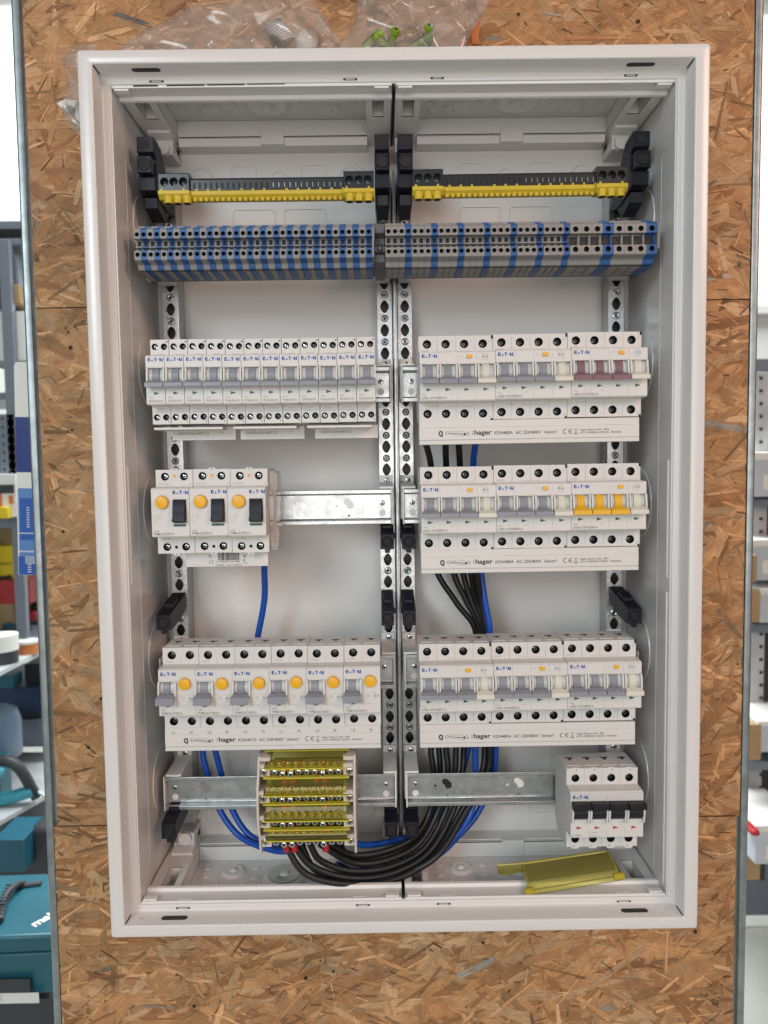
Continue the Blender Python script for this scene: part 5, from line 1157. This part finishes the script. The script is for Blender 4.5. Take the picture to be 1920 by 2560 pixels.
def onlid(px, py, dz=0): q = zline(px, py, 0, za); r_ = Vector(P(*q))+lo; return (r_.x, r_.y, r_.z+dz)
mb = MB(); mb.tube([onlid(0, 2310, 6), onlid(14, 2262, 14), onlid(40, 2232, 14), onlid(58, 2216, 6)], 6, 10, None, 6); mb.tube([onlid(30, 2222, 3), onlid(104, 2212, 3)], 5, 8, None, 4); mb.build('handle', 'charcoal', t)
mb = MB()
for i in range(9):
    a = onlid(0+i*3.2, 2300-i*8, 18); mb.box(a[0]-7, a[0]+7, a[1]-1.2, a[1]+1.2, a[2]-1, a[2]+1.2)
mb.build('grip_ribs', 'charcoal', t)
v, f, xa, xb = text_geo('makita', 0.03); o_ = Vector(onlid(88, 2318, .6)); ux = (Vector(onlid(126, 2262, .6))-o_).normalized(); uy = (Vector(onlid(104, 2262, .6))-o_); uy = (Vector((-.75, .7, 0))).normalized()
ux = Vector((.55, .83, 0)).normalized(); uy = Vector((-.83, .55, 0)).normalized()
mb = MB(); mb.add([tuple(o_+ux*((q[0]-xa)*26)+uy*(q[1]*26)) for q in v], f, 'wallw'); mb.build('lettering', 'wallw', t, recalc=False)
a, b = P(0, 2442, 515), P(62, 2480, 515)
fy = A[0].y+lo.y-1.5
mb = MB(); z1_ = -42; mb.box(60, 126, fy, fy+1, 14, 40, 'charcoal'); mb.box(58, 140, fy-.3, fy+.6, -2, 16, 'wallw')
for i in range(3): text(mb, 'HD 2470 FT', 62, 3+i*4, 2.4, fy-.5, 'ink')
mb.build('rating_label', 'wallw', t, recalc=False)
pbox('dark_cabinet', -120, 170, 2500, 2760, 540, 300, 'charcoal', 'dark cabinet the teal tool case stands on', 'cabinet')
pbox('dark_cabinet', -200, 150, 2095, 2300, 1420, 300, 'charcoal', 'dark drawer cabinet under the lower bench', 'cabinet')
for (x0_, x1_, y0_, y1_, Y_, D_, m_, lab, cat) in (
    (-40, 12, 690, 758, 1500, 120, 'charcoal', 'black case on the top left shelf', 'case'), (14, 50, 712, 758, 1500, 120, 'card', 'small brown box beside the black case, top left shelf', 'cardboard box'),
    (52, 78, 1262, 1294, 1500, 90, 'crate', 'small dark blue box at the end of the middle left shelf', 'box'), (-20, 20, 1268, 1296, 1400, 40, 'yelbag', 'flat yellow box in front of the white and orange carton', 'box'),
    (60, 118, 1660, 1716, 1700, 120, 'charcoal', 'dark drawer behind the upper bench edge', 'drawer'), (-30, 34, 1690, 1722, 1620, 60, 'tealdk', 'dark teal tray on top of the blue crate', 'tray'),
    (54, 112, 1800, 1864, 1630, 60, 'shelfm', 'grey tin in front of the dark blue crate', 'tin'), (-20, 62, 2100, 2180, 1100, 120, 'tealdk', 'dark teal case behind the large teal tool case', 'case')):
    pbox('stored_box', x0_, x1_, y0_, y1_, Y_, D_, m_, lab, cat, gs, 2)
# right shelving with pale bins
t = empty('right_shelving', P(1960, 1500, 1400), 'grey shelving with pale bins behind the right stud', 'shelving'); lo = -Vector(P(1960, 1500, 1400))
for px in (1886, 1990):
    a, b = P(px, 930, 1390), P(px+13, 2200, 1390); mb = MB(); mb.box(a[0], b[0], 1390, 1420, b[2], a[2]); mb.move(*lo).build('upright', 'bench', t, bevel=1)
mb = MB()
for i in range(40):
    a = P(1903, 945+i*32, 1388); mb.box(a[0]-4, a[0]+4, 1386, 1396, a[2]-4, a[2]+4)
a, b = P(1898, 930, 1400), P(1912, 2200, 1400); mb.box(a[0], b[0], 1398, 1402, b[2], a[2], 'charcoal')
mb.move(*lo).build('perforated_strip', 'charcoal', t)
for py in (1248, 1350, 1562, 1790, 1905, 2025):
    a, b = P(1850, py, 1340), P(2200, py+16, 1340); mb = MB(); mb.box(a[0], b[0], 1340, 1640, b[2], a[2]); mb.move(*lo).build('shelf_board', 'shelfm', t, bevel=1)
a, b = P(1700, 900, 1700), P(2400, 2280, 1700); mb = MB(); mb.box(a[0], b[0], 1700, 1720, b[2], a[2]); mb.move(*lo).build('back_sheet', 'shelfm', t)
def binthing(px0, px1, py0, py1, Y, label):
    a, b = P(px0, py0, Y), P(px1, py1, Y); w, h = b[0]-a[0], a[2]-b[2]; t = empty('storage_bin', (a[0], Y, b[2]), label, 'storage bin', 'pale bins on the right shelving')
    mb = MB(); mb.box(0, w, 0, 200, 0, h*.92); mb.build('bin_body', 'pale', t, bevel=4); mb = MB(); mb.box(-5, w+5, -8, 206, h*.82, h); mb.build('rim', 'wallw', t, bevel=3)
    mb = MB(); mb.box(w*.2, w*.8, -3, 0, h*.15, h*.5); mb.build('card_holder', 'wallw', t, bevel=2)
binthing(1884, 2010, 1130, 1240, 1290, 'pale bin on the top shelf right of the strand boards')
binthing(1880, 2010, 1348, 1450, 1290, 'pale bin below the top one, above the lower cardboard boxes')
binthing(1900, 2010, 1470, 1556, 1290, 'pale bin in the middle of the right shelving')
binthing(1895, 2010, 1800, 1880, 1250, 'pale bin on the lower right shelf')
binthing(1890, 2010, 2060, 2160, 1150, 'lowest pale bin near the floor on the right')
for a in ((1872, 1892, 1388, 1455, 'card', 'brown box left of the second pale bin'), (1870, 1900, 1478, 1556, 'card', 'brown box left of the middle pale bin'), (1866, 1902, 1812, 1900, 'card', 'brown box on the lower right shelf'), (1858, 1900, 2120, 2200, 'card', 'lowest brown box near the floor on the right')):
    pbox('cardboard_box', a[0], a[1], a[2], a[3], 1240, 80, a[4], a[5], 'cardboard box', 'brown boxes on the right shelving')
pbox('grey_locker', 1885, 1990, 940, 1100, 1500, 100, 'bench', 'pale grey locker at the top of the right shelving', 'locker')
pbox('red_tool', 1880, 1902, 2078, 2092, 1120, 60, 'red', 'red tool lying in the lowest pale bin', 'tool', None, 6)
